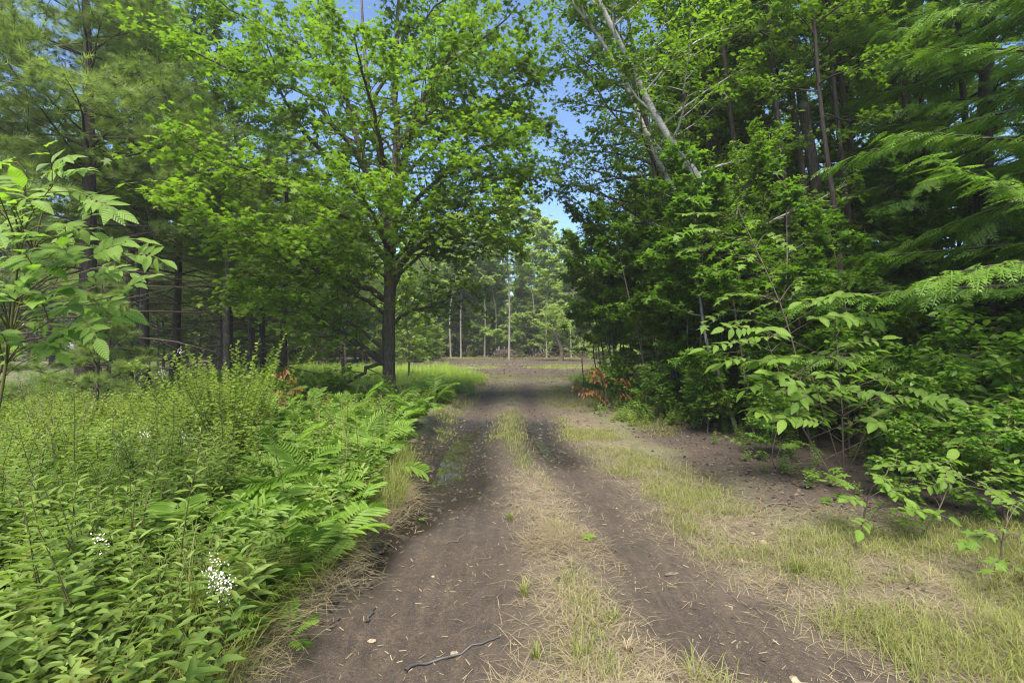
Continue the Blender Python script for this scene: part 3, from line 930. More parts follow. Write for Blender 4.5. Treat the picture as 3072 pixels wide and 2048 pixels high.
KS = broadleaf(208, [(0, 0, -.05), (.05, 0, .5), (0, .05, 1.3)], .012, .12, 16, .75, .4, 15, 60, 6, .45, OVAL, .10, 4, M['hickory'], M['twig'], r1=.004, tert=2, sides=5, wood_sides=3)
tS = kind(KS, 'shrub', 'leafy shrub at the edge of the right woods', 'leafy shrubs at the edge of the right woods', ground(4.4, 8.2))
for x, y, s_, rz in ((3.6, 8.9, .8, 1), (4.0, 9.9, 1, 2), (3.2, 10.6, .7, 3), (5.3, 7.6, 1.1, 4), (5.2, 6.2, .9, 5), (4.9, 5.5, .75, .5), (5.6, 5.2, 1., 1.5), (4.5, 4.4, .6, 2.5), (6.3, 6.6, 1.2, 3.5), (3.9, 7.2, .55, 4.5), (6.8, 8.2, 1.3, 5.5), (2.9, 12.3, .8, .8), (3.2, 14.2, .8, 1.8), (5.2, 4.0, .7, 2.2), (4.2, 5.0, .5, 3.1)):
    copy_tree(tS, ground(x, y), rz, s_ * 1.1)
tC = kind(KC, 'understory_maple', 'low shaded maple bush at the foot of the leaning birch', 'low leafy growth under the right trees', ground(4.6, 11.2))
for i, (x, y, s, rz) in enumerate(((6.8, 20.0, .9, 3), (6.4, 10.2, .85, 4), (7.6, 8.8, .9, 5), (9.4, 10.2, 1.1, 1.6), (5.6, 9.3, .6, 2.7), (7.0, 15.0, 1.2, .3), (10.8, 9.0, 1., 2.1), (7.2, 24.0, .9, 4.4), (12.5, 11.5, 1.2, 3.3))):
    copy_tree(tC, ground(x, y), rz, s, 'low leafy bush in the shade under the trees right of the track', 'shaded bushes under the right trees')

# ---- trunks the photograph shows one by one on the right
def right_trunk(name, pts, y, r0, barkm, leafm, lab, seed, t0=.45, nl=12, L0=2.4, L1=1.6, tm=MAPLE3, ls=.12, base_y=None, m=7, dy=0.0, extra=()):
    W_ = [W(u, v, y + dy * i / (len(pts) - 1)) for i, (u, v) in enumerate(pts)]
    b = W_[0]; base = ground(b[0], b[1], -.03)
    P = [np.zeros(3)] + [w - base for w in W_[1:]]
    ms = broadleaf(seed, P, r0, t0, nl, L0, L1, 10, 55, 10, .40, tm, ls, m, leafm, barkm, r1=r0 * .35, tert=3)
    return make(name, base, ms, lab)


right_trunk('birch_tree', [(2425, 1262), (2383, 1070), (2340, 962), (2236, 778), (2155, 679), (2090, 522), (1985, 379), (1880, 170), (1796, 0), (1730, -160), (1680, -330)], 11.0, .078, M['birch'], M['broad'],
            'white barked birch leaning left over the track', 301, .28, 20, tm=OVAL, ls=.105, dy=-1.2)
right_trunk('birch_tree', [(2330, 1240), (2262, 1000), (2150, 780), (2052, 613), (2005, 543), (1939, 401), (1878, 255), (1793, 104), (1712, 0), (1640, -120)], 11.6, .062, M['birch'], M['broad'],
            'thinner brownish birch leaning beside the white birch', 302, .34, 15, tm=OVAL, ls=.105, dy=-.6)
right_trunk('gray_tree', [(2215, 1220), (2200, 900), (2170, 660), (2151, 472), (2118, 306), (2085, 70), (2060, -120), (2045, -300)], 13.0, .17, M['graybark'], M['broad'],
            'mottled gray trunk rising behind the leaning birches', 303, .5, 12, dy=0)
right_trunk('gray_tree', [(2360, 1180), (2340, 800), (2311, 590), (2297, 495), (2273, 330), (2250, 140), (2235, -60), (2225, -260)], 14.0, .12, M['graybark'], M['shade'],
            'slim gray brown trunk between the mottled trunk and the tall pale one', 304, .55, 9)
right_trunk('gray_tree', [(2490, 1250), (2480, 900), (2463, 660), (2434, 472), (2397, 236), (2359, 0), (2335, -160), (2320, -330)], 11.0, .125, M['graybark'], M['shade'],
            'tall pale gray trunk nearest the hemlock boughs', 305, .5, 9, dy=.6)
right_trunk('pine_tree', [(2480, 1160), (2450, 900), (2415, 708), (2392, 472), (2373, 283), (2345, 20), (2335, -160)], 12.4, .065, M['pinebark'], M['shade'],
            'thin dark stem close beside the tall pale gray trunk', 306, .7, 5)
right_trunk('slender_sapling', [(2213, 1297), (2180, 1203), (2151, 1108), (2123, 1038), (2104, 924), (2090, 780), (2085, 640)], 9.1, .030, M['palebark'], M['shade'],
            'slender pale stem curving up at the edge of the right woods', 307, .45, 9, 1.2, .8)
right_trunk('dark_tree', [(2700, 1150), (2690, 900), (2682, 700), (2676, 520), (2660, 300), (2650, 60), (2645, -150)], 13.5, .13, M['pinebark'], M['shade'],
            'dark trunk forking against the low patch of sky', 308, .6, 8)
right_trunk('dark_tree', [(2712, 1150), (2708, 900), (2706, 700), (2712, 520), (2722, 300), (2735, 60), (2745, -150)], 13.8, .12, M['pinebark'], M['shade'],
            'dark trunk right beside the forked one against the low sky patch', 309, .6, 8)
right_trunk('dark_tree', [(2830, 1170), (2815, 900), (2806, 700), (2800, 480), (2795, 200), (2790, -150)], 12.5, .13, M['pinebark'], M['shade'],
            'dark trunk standing right of the low patch of sky', 310, .6, 8)
right_trunk('slender_sapling', [(2265, 1330), (2240, 1180), (2225, 1060), (2200, 900), (2195, 760)], 8.4, .018, M['twig'], M['shade'],
            'thin dark stem just right of the slender pale sapling', 311, .4, 9, 1.0, .7)
right_trunk('slender_sapling', [(2000, 1240), (1985, 1130), (1960, 1010), (1950, 860)], 12.0, .022, M['twig'], M['shade'],
            'leftmost thin stem of the right tree line', 312, .3, 10, 1.5, 1.0)


rt = np.random.default_rng(313)
KH = broadleaf(340, [(0, 0, -.1), (-.1, 0, 4), (-.5, .1, 8), (-.8, .1, 13)], .055, .55, 12, 1.8, 1.2, 5, 55, 9, .40, MAPLE3, .12, 6, M['broad'], M['pinebark'], r1=.02, sides=7)
tH = kind(KH, 'slim_tree', 'slim dark stem rising among the leaning birches', 'slim dark stems of the right tree line', ground(5.2, 10.6))
for x_, y_, rz_, s_ in ((5.9, 10.2, .4, 1.0), (6.6, 10.6, -.5, 1.1), (7.1, 10.0, .2, .9), (7.9, 10.8, -.3, 1.1), (4.7, 11.8, .3, .95), (8.6, 10.4, .8, 1.0), (6.2, 9.0, -.2, .8), (5.5, 12.6, 0, 1.1), (9.2, 9.6, .5, 1.0)):
    copy_tree(tH, ground(x_, y_), rz_, s_)
KT = []
for k_ in range(3):
    P_ = [(0, 0, -.1), (-.15 - .1 * k_, -.1, 1.4), (-.5 + .2 * k_, -.2, 2.8), (-.9 + .4 * k_, -.2, 4.6)]
    KT.append(broadleaf(330 + k_, P_, .022, .42, 10, 1.2, .7, 0, 50, 7, .42, MAPLE3, .12, 6, M['shade'], (M['twig'], M['graybark'], M['palebark'])[k_], r1=.006, sides=6))
srcs = [kind(KT[k_], 'slender_sapling', 'thin leggy stem among the crowded saplings on the right', 'leggy thin stems along the right woods', ground(*[(3.3, 11.8), (4.0, 10.4), (5.2, 9.2)][k_])) for k_ in range(3)]
for k_ in range(26):
    y_ = rt.uniform(7.5, 19); x_ = 2.6 + .6 * rt.random() + max(0, 11.5 - y_) * .45 + 3.2 * rt.random() ** 2
    copy_tree(srcs[k_ % 3], ground(x_, y_), rt.uniform(-.9, .9), rt.uniform(.7, 1.15))

# ---- hemlocks
def hemlock(seed, H, r0, Rmax, nb, z0, az=None, azw=math.pi, down=-4, size=.41):
    rng = np.random.default_rng(seed)
    P = smooth_line([(0, 0, -.1), (rng.normal() * .1, rng.normal() * .1, H * .5), (rng.normal() * .15, rng.normal() * .15, H)], 16)
    tr, cr = MB(), MB()
    tr.tube(P, np.r_[r0 * 1.25, r0 * (1 - np.linspace(.06, 1, 15)) ** .8 + .012], 10)
    pos, ax, nm, sz, ti = [], [], [], [], []
    for i in range(nb):
        u = (i + rng.random()) / nb; z = z0 + (H - z0) * u
        p, _ = along(P, z / H)
        a = (i * 2.4 + rng.random()) if az is None else az + (rng.random() * 2 - 1) * azw
        L = Rmax * (1 - .72 * u) * (.7 + .5 * rng.random())
        el = R(down + 22 * u + rng.normal() * 6)
        limb = wander(rng, p, (math.cos(a) * math.cos(el), math.sin(a) * math.cos(el), math.sin(el)), L, 8, .07, -.035)
        tr.tube(limb, np.linspace(.010 + .007 * L, .003, 9), 4, .3, cap=False)
        n = int(6 + L * 21)
        bt = .5 + (rng.random() - .5) * .55
        for k in range(n):
            t = .12 + .88 * (k + rng.random() * .6) / n
            q, d = along(limb, min(t, .999)); sd = unit(np.cross(d, [0, 0, 1.0])) * (1 if k % 2 else -1)
            pos.append(q + rng.normal(size=3) * .02)
            ax.append(d * (.75 + .5 * t) + sd * .75 + rng.normal(size=3) * .16 + np.array([0, 0, -.16 - .2 * rng.random()]))
            nm.append(np.array([0, 0, 1.0]) + rng.normal(size=3) * .32)
            sz.append(size * (.6 + .6 * rng.random()) * (1.0 - .25 * t)); ti.append(np.clip(bt + rng.normal() * .18 + .15 * (t - .5), 0, 1))
    cr.inst(SPRAY, pos, ax, nm, np.array(sz), np.array(ti))
    return [('trunk', tr.mesh('hemlock_trunk', M['pinebark'], True)), ('crown', cr.mesh('hemlock_crown', M['hemlock']))]


HA = hemlock(401, 11.0, .18, 3.6, 74, 1.4)
HB = hemlock(402, 9.5, .14, 3.2, 62, .9)
hA = make2('hemlock_tree', ground(8.5, 8.6), HA, 'dark hemlock with a thick trunk near the right edge of the picture')
copy_tree(hA, ground(6.9, 5.5), 2.1, .95, 'hemlock whose bright drooping boughs reach in from the right edge')
hB = make2('hemlock_tree', ground(9.6, 11.2), HB, 'hemlock behind the pale gray trunk with layered dark boughs')
copy_tree(hB, ground(8.3, 6.9), 5.3, .95, 'hemlock whose layered boughs hang in front of the thick trunk at right')
copy_tree(hB, ground(11.6, 10.2), 1.3, 1.05, 'dark hemlock between the low sky patch and the thick trunk')
copy_tree(hB, ground(7.4, 10.6), 3.6, .62, 'small hemlock low behind the compound leaved sapling')
copy_tree(hB, ground(10.2, 7.4), 4.6, .9, 'hemlock deep behind the right edge of the picture')

# ---- far side of the clearing
G_F = 'slim pale trees across the clearing'
dD = kind(KD, 'aspen_tree', 'slim pale tree at the left end of the far row across the clearing', G_F, W(1352, 1080, 56) * [1, 1, 0], scale=1.0)
for u, y, s, rz, lab in ((1383, 57, 1.05, 1, 'second slim pale trunk from the left across the clearing'),
                         (1454, 58, 1.1, 2, 'slim white trunk right of the thick dark pine across the clearing'),
                         (1486, 60, 1.0, 3, 'thin gray trunk left of the reddish pine across the clearing'),
                         (1527, 50, 1.15, 4, 'forked gray tree standing alone in the middle of the clearing'),
                         (1640, 55, 1.0, 5, 'pale trunk leaning beside the old apple tree'),
                         (1714, 54, .9, 6, 'pale slim trunk right of the old apple tree'),
                         (1600, 64, 1.2, 2.5, 'pale tree behind the brush pile')):
    copy_tree(dD, (W(u, 1080, y) * [1, 1, 0]), rz, s, lab, G_F)
PF = pine(104, 21.0, .30, 8.0, 4.2, 17, per=3, tm=TUFT2, size=.34, barkm=M['redbark'], twigs=2)
pF = make2('pine_tree', W(1408, 1080, 62) * [1, 1, 0], PF, 'thick dark pine trunk in the far row across the clearing')
for u, y, s, rz, lab in ((1505, 64, 1.0, 1, 'reddish pine trunk in the middle of the far row'),
                         (1575, 78, 1.12, 2, 'tall pine poking up into the gap of sky at the end of the track'),
                         (1810, 60, .9, 3, 'pine on the right side of the clearing'),
                         (1930, 52, .95, 4, 'pine behind the right tree line near the clearing'),
                         (1290, 58, .9, 5, 'pine at the left side of the clearing'),
                         (1460, 80, .95, 0.5, 'tall pine behind the far row left of the sky gap')):
    copy_tree(pF, W(u, 1080, y) * [1, 1, 0], rz, s, lab)

# old apple tree
KAP = broadleaf(501, [(0, 0, -.1), (.1, 0, .9), (-.2, 0, 1.8), (-.7, .1, 3.0), (-1.0, 0, 4.2)], .22, .22, 26, 2.8, 1.4, 0, 70, 10, .4, RHOMB, .13, 7, M['pale'], M['bark'], r1=.03, curl=.2, tert=3)
make('apple_tree', W(1682, 1085, 47) * [1, 1, 0], KAP, 'old crooked apple tree with a round pale crown across the clearing')

# bushes and woods that close the view
eE = kind(KE, 'bush', 'bush in the understory behind the clearing', 'bushes closing the far side of the clearing', np.array([-9.0, 60, 0]))
rb = np.random.default_rng(77)
for i in range(96):
    y = rb.uniform(60, 72); x = rb.uniform(-44, 44)
    copy_tree(eE, (x, y, -.2), rb.uniform(0, 6.28), rb.uniform(1.2, 2.4))
for i in range(9):
    copy_tree(eE, (rb.uniform(-16, -8), rb.uniform(40, 56), -.2), rb.uniform(0, 6.28), rb.uniform(.7, 1.2), 'bush at the left border of the clearing', 'bushes left of the clearing')
for i in range(9):
    copy_tree(eE, (rb.uniform(9, 16), rb.uniform(33, 56), -.2), rb.uniform(0, 6.28), rb.uniform(.7, 1.2), 'bush at the right border of the clearing', 'bushes right of the clearing')


gap = lambda x, y: abs(x - .012 * y) < 5.5


def woods(src, n, xr_, yr_, sr, label, group, avoid=None):
    k = 0
    while k < n:
        x, y = rb.uniform(*xr_), rb.uniform(*yr_)
        if avoid and avoid(x, y): continue
        copy_tree(src, (x, y, gz(x, y) - .05), rb.uniform(0, 6.28), rb.uniform(*sr), label, group); k += 1


woods(dD, 34, (-50, 50), (64, 100), (.95, 1.5), 'tall pale tree in the woods beyond the clearing', 'trees of the woods beyond the clearing', gap)
tF = kind(KF, 'maple_tree', 'leafy tree at the back of the clearing', 'leafy trees of the woods beyond the clearing', np.array([-12.0, 76, -.1]))
woods(tF, 52, (-60, 60), (68, 105), (.9, 1.5), 'broad leafy tree in the woods beyond the clearing', 'leafy trees of the woods beyond the clearing', gap)
woods(pF, 16, (-45, 45), (72, 100), (.8, 1.1), 'pine in the woods beyond the clearing', 'pines of the woods beyond the clearing', gap)
woods(tF, 26, (-9, 10), (70, 100), (.55, .88), 'low leafy tree below the gap of sky', 'low trees below the gap of sky')
woods(tF, 22, (-75, -20), (44, 66), (.6, .9), 'leafy tree far behind the left pine stand', 'leafy trees far behind the left pines')
# left wood behind the pines
woods(pB, 22, (-38, -13), (22, 46), (.8, 1.25), 'pine deep in the shady stand on the left', 'pines deep in the left stand')
woods(tB, 12, (-30, -9), (26, 52), (.8, 1.25), 'leafy tree behind the pine stand on the left', 'leafy trees behind the left pines')
woods(tA, 7, (-26, -8), (30, 52), (.6, .9), 'leafy tree at the back of the left meadow', 'leafy trees behind the left meadow')
woods(tC, 34, (-50, -14), (32, 54), (.8, 1.5), 'low bush under the left pines', 'bushes under the left pines')
copy_tree(tB, ground(-17.5, 14.0), 2.7, .95, 'leafy tree top at the far upper left', 'light trees at upper left')
copy_tree(tB, ground(-10.0, 18.5), 5.7, 1.0, 'light leafy tree behind the left side of the maple crown', 'light trees at upper left')
copy_tree(tB, ground(-11.0, 14.4), 1.7, .95, 'light green leafy tree between the pines and the big maple', 'light trees at upper left')
copy_tree(tB, ground(-15.5, 19.0), .7, 1.02, 'light green tree against the blue sky at upper left', 'light trees at upper left')
copy_tree(tA, ground(-5.9, 17.0), 2.2, .55, 'small forked tree behind the big maple at left')
copy_tree(tA, ground(-4.6, 21.5), 4.2, .42, 'bright low maple just right of the big maple trunk')
# right wood
woods(tA, 16, (10, 36), (18, 52), (.9, 1.3), 'leafy tree in the depth of the right woods', 'leafy trees deep in the right woods')
woods(tB, 16, (12, 36), (16, 48), (.9, 1.3), 'tall tree in the depth of the right woods', 'tall trees deep in the right woods')
woods(tC, 34, (11, 40), (13, 42), (.8, 1.4), 'low bush in the depth of the right woods', 'bushes deep in the right woods')


# ------------------------------------------------------------------ saplings with single leaves
LF_ASH = [leaf_mesh('ash_leaflet', .22, M['ash'], i, tint=t) for i, t in enumerate((.3, .6, .9))]
LF_HIC = [leaf_mesh('hickory_leaflet', .24, M['hickory'], 10 + i, tint=t) for i, t in enumerate((.25, .55, .9))]
LF_OVA = [leaf_mesh('oval_leaf', .30, M['hickory'], 20 + i, droop=.1, tint=t) for i, t in enumerate((.4, .7, .98))]
LF_MAP = [maple_leaf_mesh('sapling_maple_leaf', M['hickory'], 30 + i, t) for i, t in enumerate((.45, .7, .95))]


def sapling(name, base, top, targets, label, leafset, kind_, size, seed, stemr=.012, nleaf=7, twig=M['twig'], extra_stems=(), group=None, up=.25, lens=.30, face=.25, per=1):
    """Stem, a branch to every target point, and one compound leaf (or a spray of single leaves) at each."""
    rng = np.random.default_rng(seed)
    base = np.array(base, float); top = np.array(top, float)
    e = empty(name, base); tag(e, label, 'sapling', group)
    S = smooth_line([np.zeros(3), (top - base) * .5 + rng.normal(size=3) * .06, top - base], 14)
    st, br = MB(), MB()
    st.tube(S, np.linspace(stemr, stemr * .35, 14), 7, .5, cap=False)
    for g in extra_stems:
        g = np.array(g, float) - base
        st.tube(smooth_line([g[0], g[len(g) // 2] + rng.normal(size=3) * .03, g[-1]], 9), np.linspace(stemr * .7, stemr * .3, 9), 6, .6, cap=False)
    link('stem', st.mesh('sapling_stem', twig, True), e)
    for tg in targets:
        tg = np.array(tg, float) - base
        k = int(np.argmin(np.linalg.norm(S - tg, axis=1) + .6 * np.maximum(0, S[:, 2] - tg[2] + .40)))
        a = S[k]; out_ = tg - a
        hz = unit(np.array([out_[0], out_[1], 0]) + rng.normal(size=3) * [.15, .15, 0])
        d0 = unit(hz + np.array([0, 0, up]) + rng.normal(size=3) * .25)
        br.tube(smooth_line([a, a + out_ * .5 + np.array([0, 0, .04]), tg], 6), np.linspace(stemr * .45, .003, 6), 4, .5, cap=False)
        for rep_ in range(per):
            if rep_: d0 = unit(np.array([rng.normal(), rng.normal(), up]))
            L = lens * (.8 + .4 * rng.random())
            ra = wander(rng, tg, d0, L, 5, .08, -.10)
            br.tube(ra, np.linspace(.0035, .0018, 6), 3, .7, cap=False)
            n = nleaf + rng.integers(-1, 2)
            nrm = np.array([0, 0, 1.0]) + rng.normal(size=3) * .25 + np.array([0, -face, 0])
            for q in range(n):
                term = q == 0
                t = 1.0 if term else .12 + .80 * ((q - 1) // 2) / max(1, (n - 1) / 2)
                p_, d = along(ra, min(t, .999)); sd = unit(np.cross(d, nrm)) * (1 if q % 2 else -1)
                ax = d if term else d * .55 + sd
                ax = ax + rng.normal(size=3) * .16 + np.array([0, 0, -.12])
                place('leaf', leafset[rng.integers(3)], e, p_, ax, nrm + rng.normal(size=3) * .22, size * (.8 + .4 * rng.random()) * (1.1 if term else .6 + .4 * t))
    link('branches', br.mesh('sapling_branches', twig), e)
    return e


rs = np.random.default_rng(91)
# pale ash sapling at the left edge
tg = []
for u, v, y in ((20, 375, 3.0), (75, 440, 3.05), (140, 430, 2.95), (190, 440, 3.1), (30, 480, 2.8), (100, 500, 3.0), (60, 560, 2.85), (140, 520, 3.2), (20, 600, 3.1), (90, 620, 2.9),
                (150, 610, 3.1), (200, 590, 3.2), (245, 590, 3.1), (230, 640, 3.3), (30, 680, 2.8), (110, 680, 3.05), (180, 660, 3.0), (230, 700, 3.2), (60, 740, 3.1),
                (130, 740, 2.9), (200, 730, 3.3), (20, 790, 2.9), (100, 790, 3.1), (160, 780, 3.2), (40, 830, 3.3), (-30, 560, 3.0), (-40, 700, 2.9), (-40, 450, 3.1), (70, 650, 3.4), (10, 530, 3.3), (130, 570, 3.4), (180, 690, 3.5), (50, 700, 3.3), (-20, 620, 2.7)):
    tg.append(Q(u * .85, v, y + .1 * rs.normal()))
tg2 = [t + rs.normal(size=3) * [.16, .18, .12] for t in tg]
sapling('ash_sapling', ground(-4.3, 3.6), Q(110, 440, 3.4), tg2, 'second bright green compound leaved stem crowding behind the one at the left edge', LF_ASH, 'pin', .13, 11, .012, 9, M['stem'], up=.45, face=.8, lens=.24)
sapling('ash_sapling', ground(-3.75, 3.3), Q(60, 400, 3.1), tg, 'bright green compound leaved sapling reaching in at the left edge', LF_ASH, 'pin', .14, 1, .014, 9, M['stem'], up=.45, face=.8, lens=.24)

# hickory sapling on the right
tg = [W(u, v, y) for u, v, y in ((2470, 905, 5.6), (2540, 880, 5.7), (2505, 950, 5.5), (2440, 960, 5.7), (2560, 950, 5.8), (2200, 1030, 5.5), (2260, 985, 5.6), (2310, 1010, 5.7), (2240, 1075, 5.5), (2330, 1090, 5.6), (2400, 1080, 5.8), (2450, 1120, 5.5),
                                 (2380, 1140, 5.6), (2480, 1070, 5.7), (2540, 1060, 5.9), (2560, 1030, 5.8), (2570, 1180, 5.4), (2620, 1140, 5.7), (2520, 1200, 5.5), (2650, 1190, 5.3), (2720, 1160, 5.5), (2700, 1230, 5.3), (2760, 1200, 5.4), (2420, 1190, 5.6), (2350, 1180, 5.8),
                                 (2310, 1240, 5.6), (2380, 1250, 5.5), (2460, 1270, 5.4), (2290, 1150, 5.7), (2780, 1260, 5.3), (2640, 1270, 5.4))]
sapling('hickory_sapling', ground(4.05, 5.9), W(2500, 930, 5.8), tg[0::2], 'large compound leaved sapling standing in front of the dark woods on the right', LF_HIC, 'pin', .175, 2, .012, 8, face=.5, per=2,
        extra_stems=([ground(4.1, 5.95), W(2690, 1170, 5.5)], [ground(4.0, 5.8), W(2440, 1120, 5.6)]))
sapling('hickory_sapling', ground(3.85, 5.75), W(2300, 1020, 5.7), tg[1::2], 'second compound leaved sapling leaning toward the track beside the large one', LF_HIC, 'pin', .165, 21, .010, 8, face=.5, per=2)
# maple sapling sprays behind it
tg = [W(u, v, y) for u, v, y in ((2090, 690, 7.2), (2150, 640, 7.4), (2210, 630, 7.5), (2270, 660, 7.4), (2160, 690, 7.2), (2230, 710, 7.3), (2300, 700, 7.5), (2120, 740, 7.3), (2200, 770, 7.2), (2260, 760, 7.4), (2330, 810, 7.4), (2400, 830, 7.5), (2200, 880, 7.3), (2280, 890, 7.2), (2340, 900, 7.3), (2180, 930, 7.4), (2260, 960, 7.3), (2390, 890, 7.5))]
sapling('maple_sapling', ground(4.7, 7.6), W(2220, 640, 7.5), tg, 'pale green maple sprays in front of the birch trunk', LF_MAP, 'map', .15, 3, .016, 9, up=.1, lens=.42)
# low oval leaved bush and its neighbours along the right verge
tg = [W(u, v, y) for u, v, y in ((2620, 1420, 4.2), (2680, 1400, 4.3), (2640, 1460, 4.1), (2700, 1470, 4.2), (2590, 1500, 4.2), (2660, 1530, 4.1), (2720, 1530, 4.1), (2610, 1560, 4.1), (2740, 1580, 4.1), (2560, 1460, 4.3))]
sapling('oval_leaved_sapling', ground(3.1, 4.3), W(2660, 1420, 4.25), tg, 'small bush of oval leaves low on the right verge', LF_OVA, 'pin', .10, 4, .009, 8, lens=.24, per=2)
tg = [W(u, v, y) for u, v, y in ((2790, 1420, 4.1), (2840, 1410, 4.2), (2890, 1430, 4.1), (2930, 1450, 4.2), (2960, 1470, 4.0), (2760, 1440, 4.2), (2860, 1450, 4.1), (2830, 1390, 4.3))]
sapling('oval_leaved_sapling', ground(3.55, 4.2), W(2860, 1410, 4.2), tg, 'sapling with a flat layer of bright yellow green leaves', LF_OVA, 'pin', .09, 5, .008, 10, lens=.28, per=2)
tg = [W(u, v, y) for u, v, y in ((2890, 1200, 4.8), (2940, 1250, 4.7), (3000, 1220, 4.8), (3050, 1200, 4.7), (2960, 1300, 4.6), (3030, 1290, 4.7), (2900, 1330, 4.6), (2980, 1350, 4.6), (3060, 1370, 4.5), (2860, 1280, 4.9), (3080, 1260, 4.8))]
sapling('hickory_sapling', ground(4.8, 4.8), W(2980, 1230, 4.8), tg, 'compound leaved sapling at the right edge above the ditch', LF_HIC, 'pin', .14, 6, .012, 9)
tg = [W(u, v, y) for u, v, y in ((2970, 1600, 3.5), (3020, 1580, 3.4), (3060, 1610, 3.5), (3000, 1680, 3.3), (3050, 1700, 3.4), (3075, 1500, 3.6), (3030, 1530, 3.6))]
sapling('maple_sapling', ground(3.65, 3.6), W(3020, 1560, 3.55), tg, 'broad leaved seedling at the lower right edge', LF_MAP, 'map', .11, 7, .008, 6, lens=.22)
tg = [W(u, v, y) for u, v, y in ((2230, 1330, 6.9), (2290, 1350, 6.8), (2340, 1340, 6.6), (2260, 1400, 6.5), (2420, 1330, 6.2), (2400, 1410, 5.9), (2450, 1440, 5.5), (2500, 1400, 5.5), (2480, 1490, 5.1), (2430, 1500, 5.2))]
sapling('maple_sapling', ground(3.5, 6.4), W(2330, 1290, 6.5), tg, 'low maple seedlings at the foot of the large compound leaved sapling', LF_MAP, 'map', .13, 8, .008, 6, lens=.3)

# ------------------------------------------------------------------ undergrowth
rv = np.random.default_rng(1234)


def frond_mesh(seed, mat):
    r = np.random.default_rng(seed); mb = MB()
    n = 17; t = np.linspace(0, 1, 12)
    P = np.stack([.05 * np.sin(t * 2) * r.normal(), .80 * t - .10 * t ** 3, .62 * t - .52 * t ** 2.2], -1)
    mb.tube(P, np.linspace(.006, .002, 12), 3, .4, cap=False)
    for i in range(n):
        s = .22 + .78 * i / n; p, d = along(P, s)
        L = .20 * math.sin(math.pi * (.18 + .80 * (1 - (s - .22) / .78) ** .8 * .9)) + .02
        for sg in (-1, 1):
            mb.inst(wide_lance(LANCE, .72), [p], [(sg, .50, -.05 + .1 * r.normal())], [(0, -.3, 1)], L * (.9 + .2 * r.random()) * 1.0, .5 + .25 * r.normal() * .6)
    mb.inst(LANCE, [P[-2]], [P[-1] - P[-2]], [(0, -.3, 1)], .09, .6)
    return mb




FROND = [frond_mesh(600 + i, 0) for i in range(3)]
FR_ME = [f.mesh('fern_frond', M['fern']) for f in FROND]


def fern(x, y, s, label, group):
    e = empty('fern', ground(x, y, -.02)); tag(e, label, 'fern', group)
    n = rv.integers(5, 7); a0 = rv.random() * 6.28
    for k in range(n):
        a = a0 + k * 6.283 / n + rv.normal() * .25; d = np.array([math.cos(a), math.sin(a), 0])
        o = bpy.data.objects.new('frond', FR_ME[rv.integers(3)]); COL.objects.link(o); o.parent = e
        o.rotation_euler = (R(rv.normal() * 14 + 26), R(rv.normal() * 12), a - math.pi / 2)
        q = s * (.75 + .45 * rv.random()); o.scale = (q, q, q)
    return e


def left_pts(n, y0, y1, dmin, dmax, pw=1.0):
    y = y0 + (y1 - y0) * rv.random(n) ** pw
    x = xl(y) - dmin - (dmax - dmin) * rv.random(n)
    return x, y


fx, fy = left_pts(96, 3.7, 9.8, .42, 4.2); k_ = fx > -.55 * fy - .5; fx, fy = fx[k_], fy[k_]
for x, y in zip(fx, fy): fern(x, y, .55 + .40 * rv.random(), 'bright green fern in the bank beside the left wheel rut', 'ferns along the left bank')
fx, fy = left_pts(24, 9.0, 13.2, .2, 5.0)
for x, y in zip(fx, fy): fern(x, y, .8 + .35 * rv.random(), 'fern in the shade around the foot of the big maple', 'ferns at the foot of the maple')
fx, fy = left_pts(26, 2.9, 4.7, .22, 1.5)
for x, y in zip(fx, fy): fern(x, y, .5 + .35 * rv.random(), 'light green fern in the bank nearest the dry grass edge of the track', 'ferns of the near left bank')
fern(-1.22, 2.62, .35, 'small fern at the lower left beside the dry grass', None)
fern(-1.55, 2.45, .5, 'fern with a long frond at the very bottom left', None)


def plant_geo(seed, H, nl, tm, ls, nst=1, spread=.1, el=.5, lw=1.0):
    r = np.random.default_rng(seed); st, lf = MB(), MB()
    tw = wide_lance(tm, lw)
    for s in range(nst):
        a = r.random() * 6.28; d = np.array([math.cos(a) * spread, math.sin(a) * spread, 1.0])
        P = wander(r, (r.normal() * .02, r.normal() * .02, -.02), d, H * (.75 + .4 * r.random()), 6, .06, .03)
        st.tube(P, np.linspace(.005, .002, 7), 3, .5, cap=False)
        n = nl
        t = .22 + .78 * (np.arange(n) + .3 * r.random(n)) / n
        pos = np.array([along(P, min(q, .999))[0] for q in t])
        az = np.arange(n) * 2.4 + r.random() * 6
        ax = np.stack([np.cos(az), np.sin(az), el * (.5 + t) - .25 + r.normal(size=n) * .15], -1)
        sz = ls * (1.1 - .55 * t ** 2) * (.8 + .4 * r.random(n))
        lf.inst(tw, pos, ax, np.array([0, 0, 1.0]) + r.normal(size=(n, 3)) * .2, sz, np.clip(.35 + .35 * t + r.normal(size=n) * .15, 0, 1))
    return st, lf


def plant_kind(name, seeds, kw, mat, label, cat, group, pts, smin=.8, smax=1.15):
    src = []
    for s in seeds:
        st, lf = plant_geo(s, **kw)
        src.append((st.mesh(name + '_stem', M['stem']), lf.mesh(name + '_leaves', mat)))
    for x, y in pts:
        a = src[rv.integers(len(src))]
        e = link(name, a[1], None, ground(x, y)); tag(e, label, cat, group)
        e.rotation_euler = (rv.normal() * .10, rv.normal() * .10, rv.random() * 6.28)
        q = rv.uniform(smin, smax); e.scale = (q, q, q)
        link('stem', a[0], e)
    return src


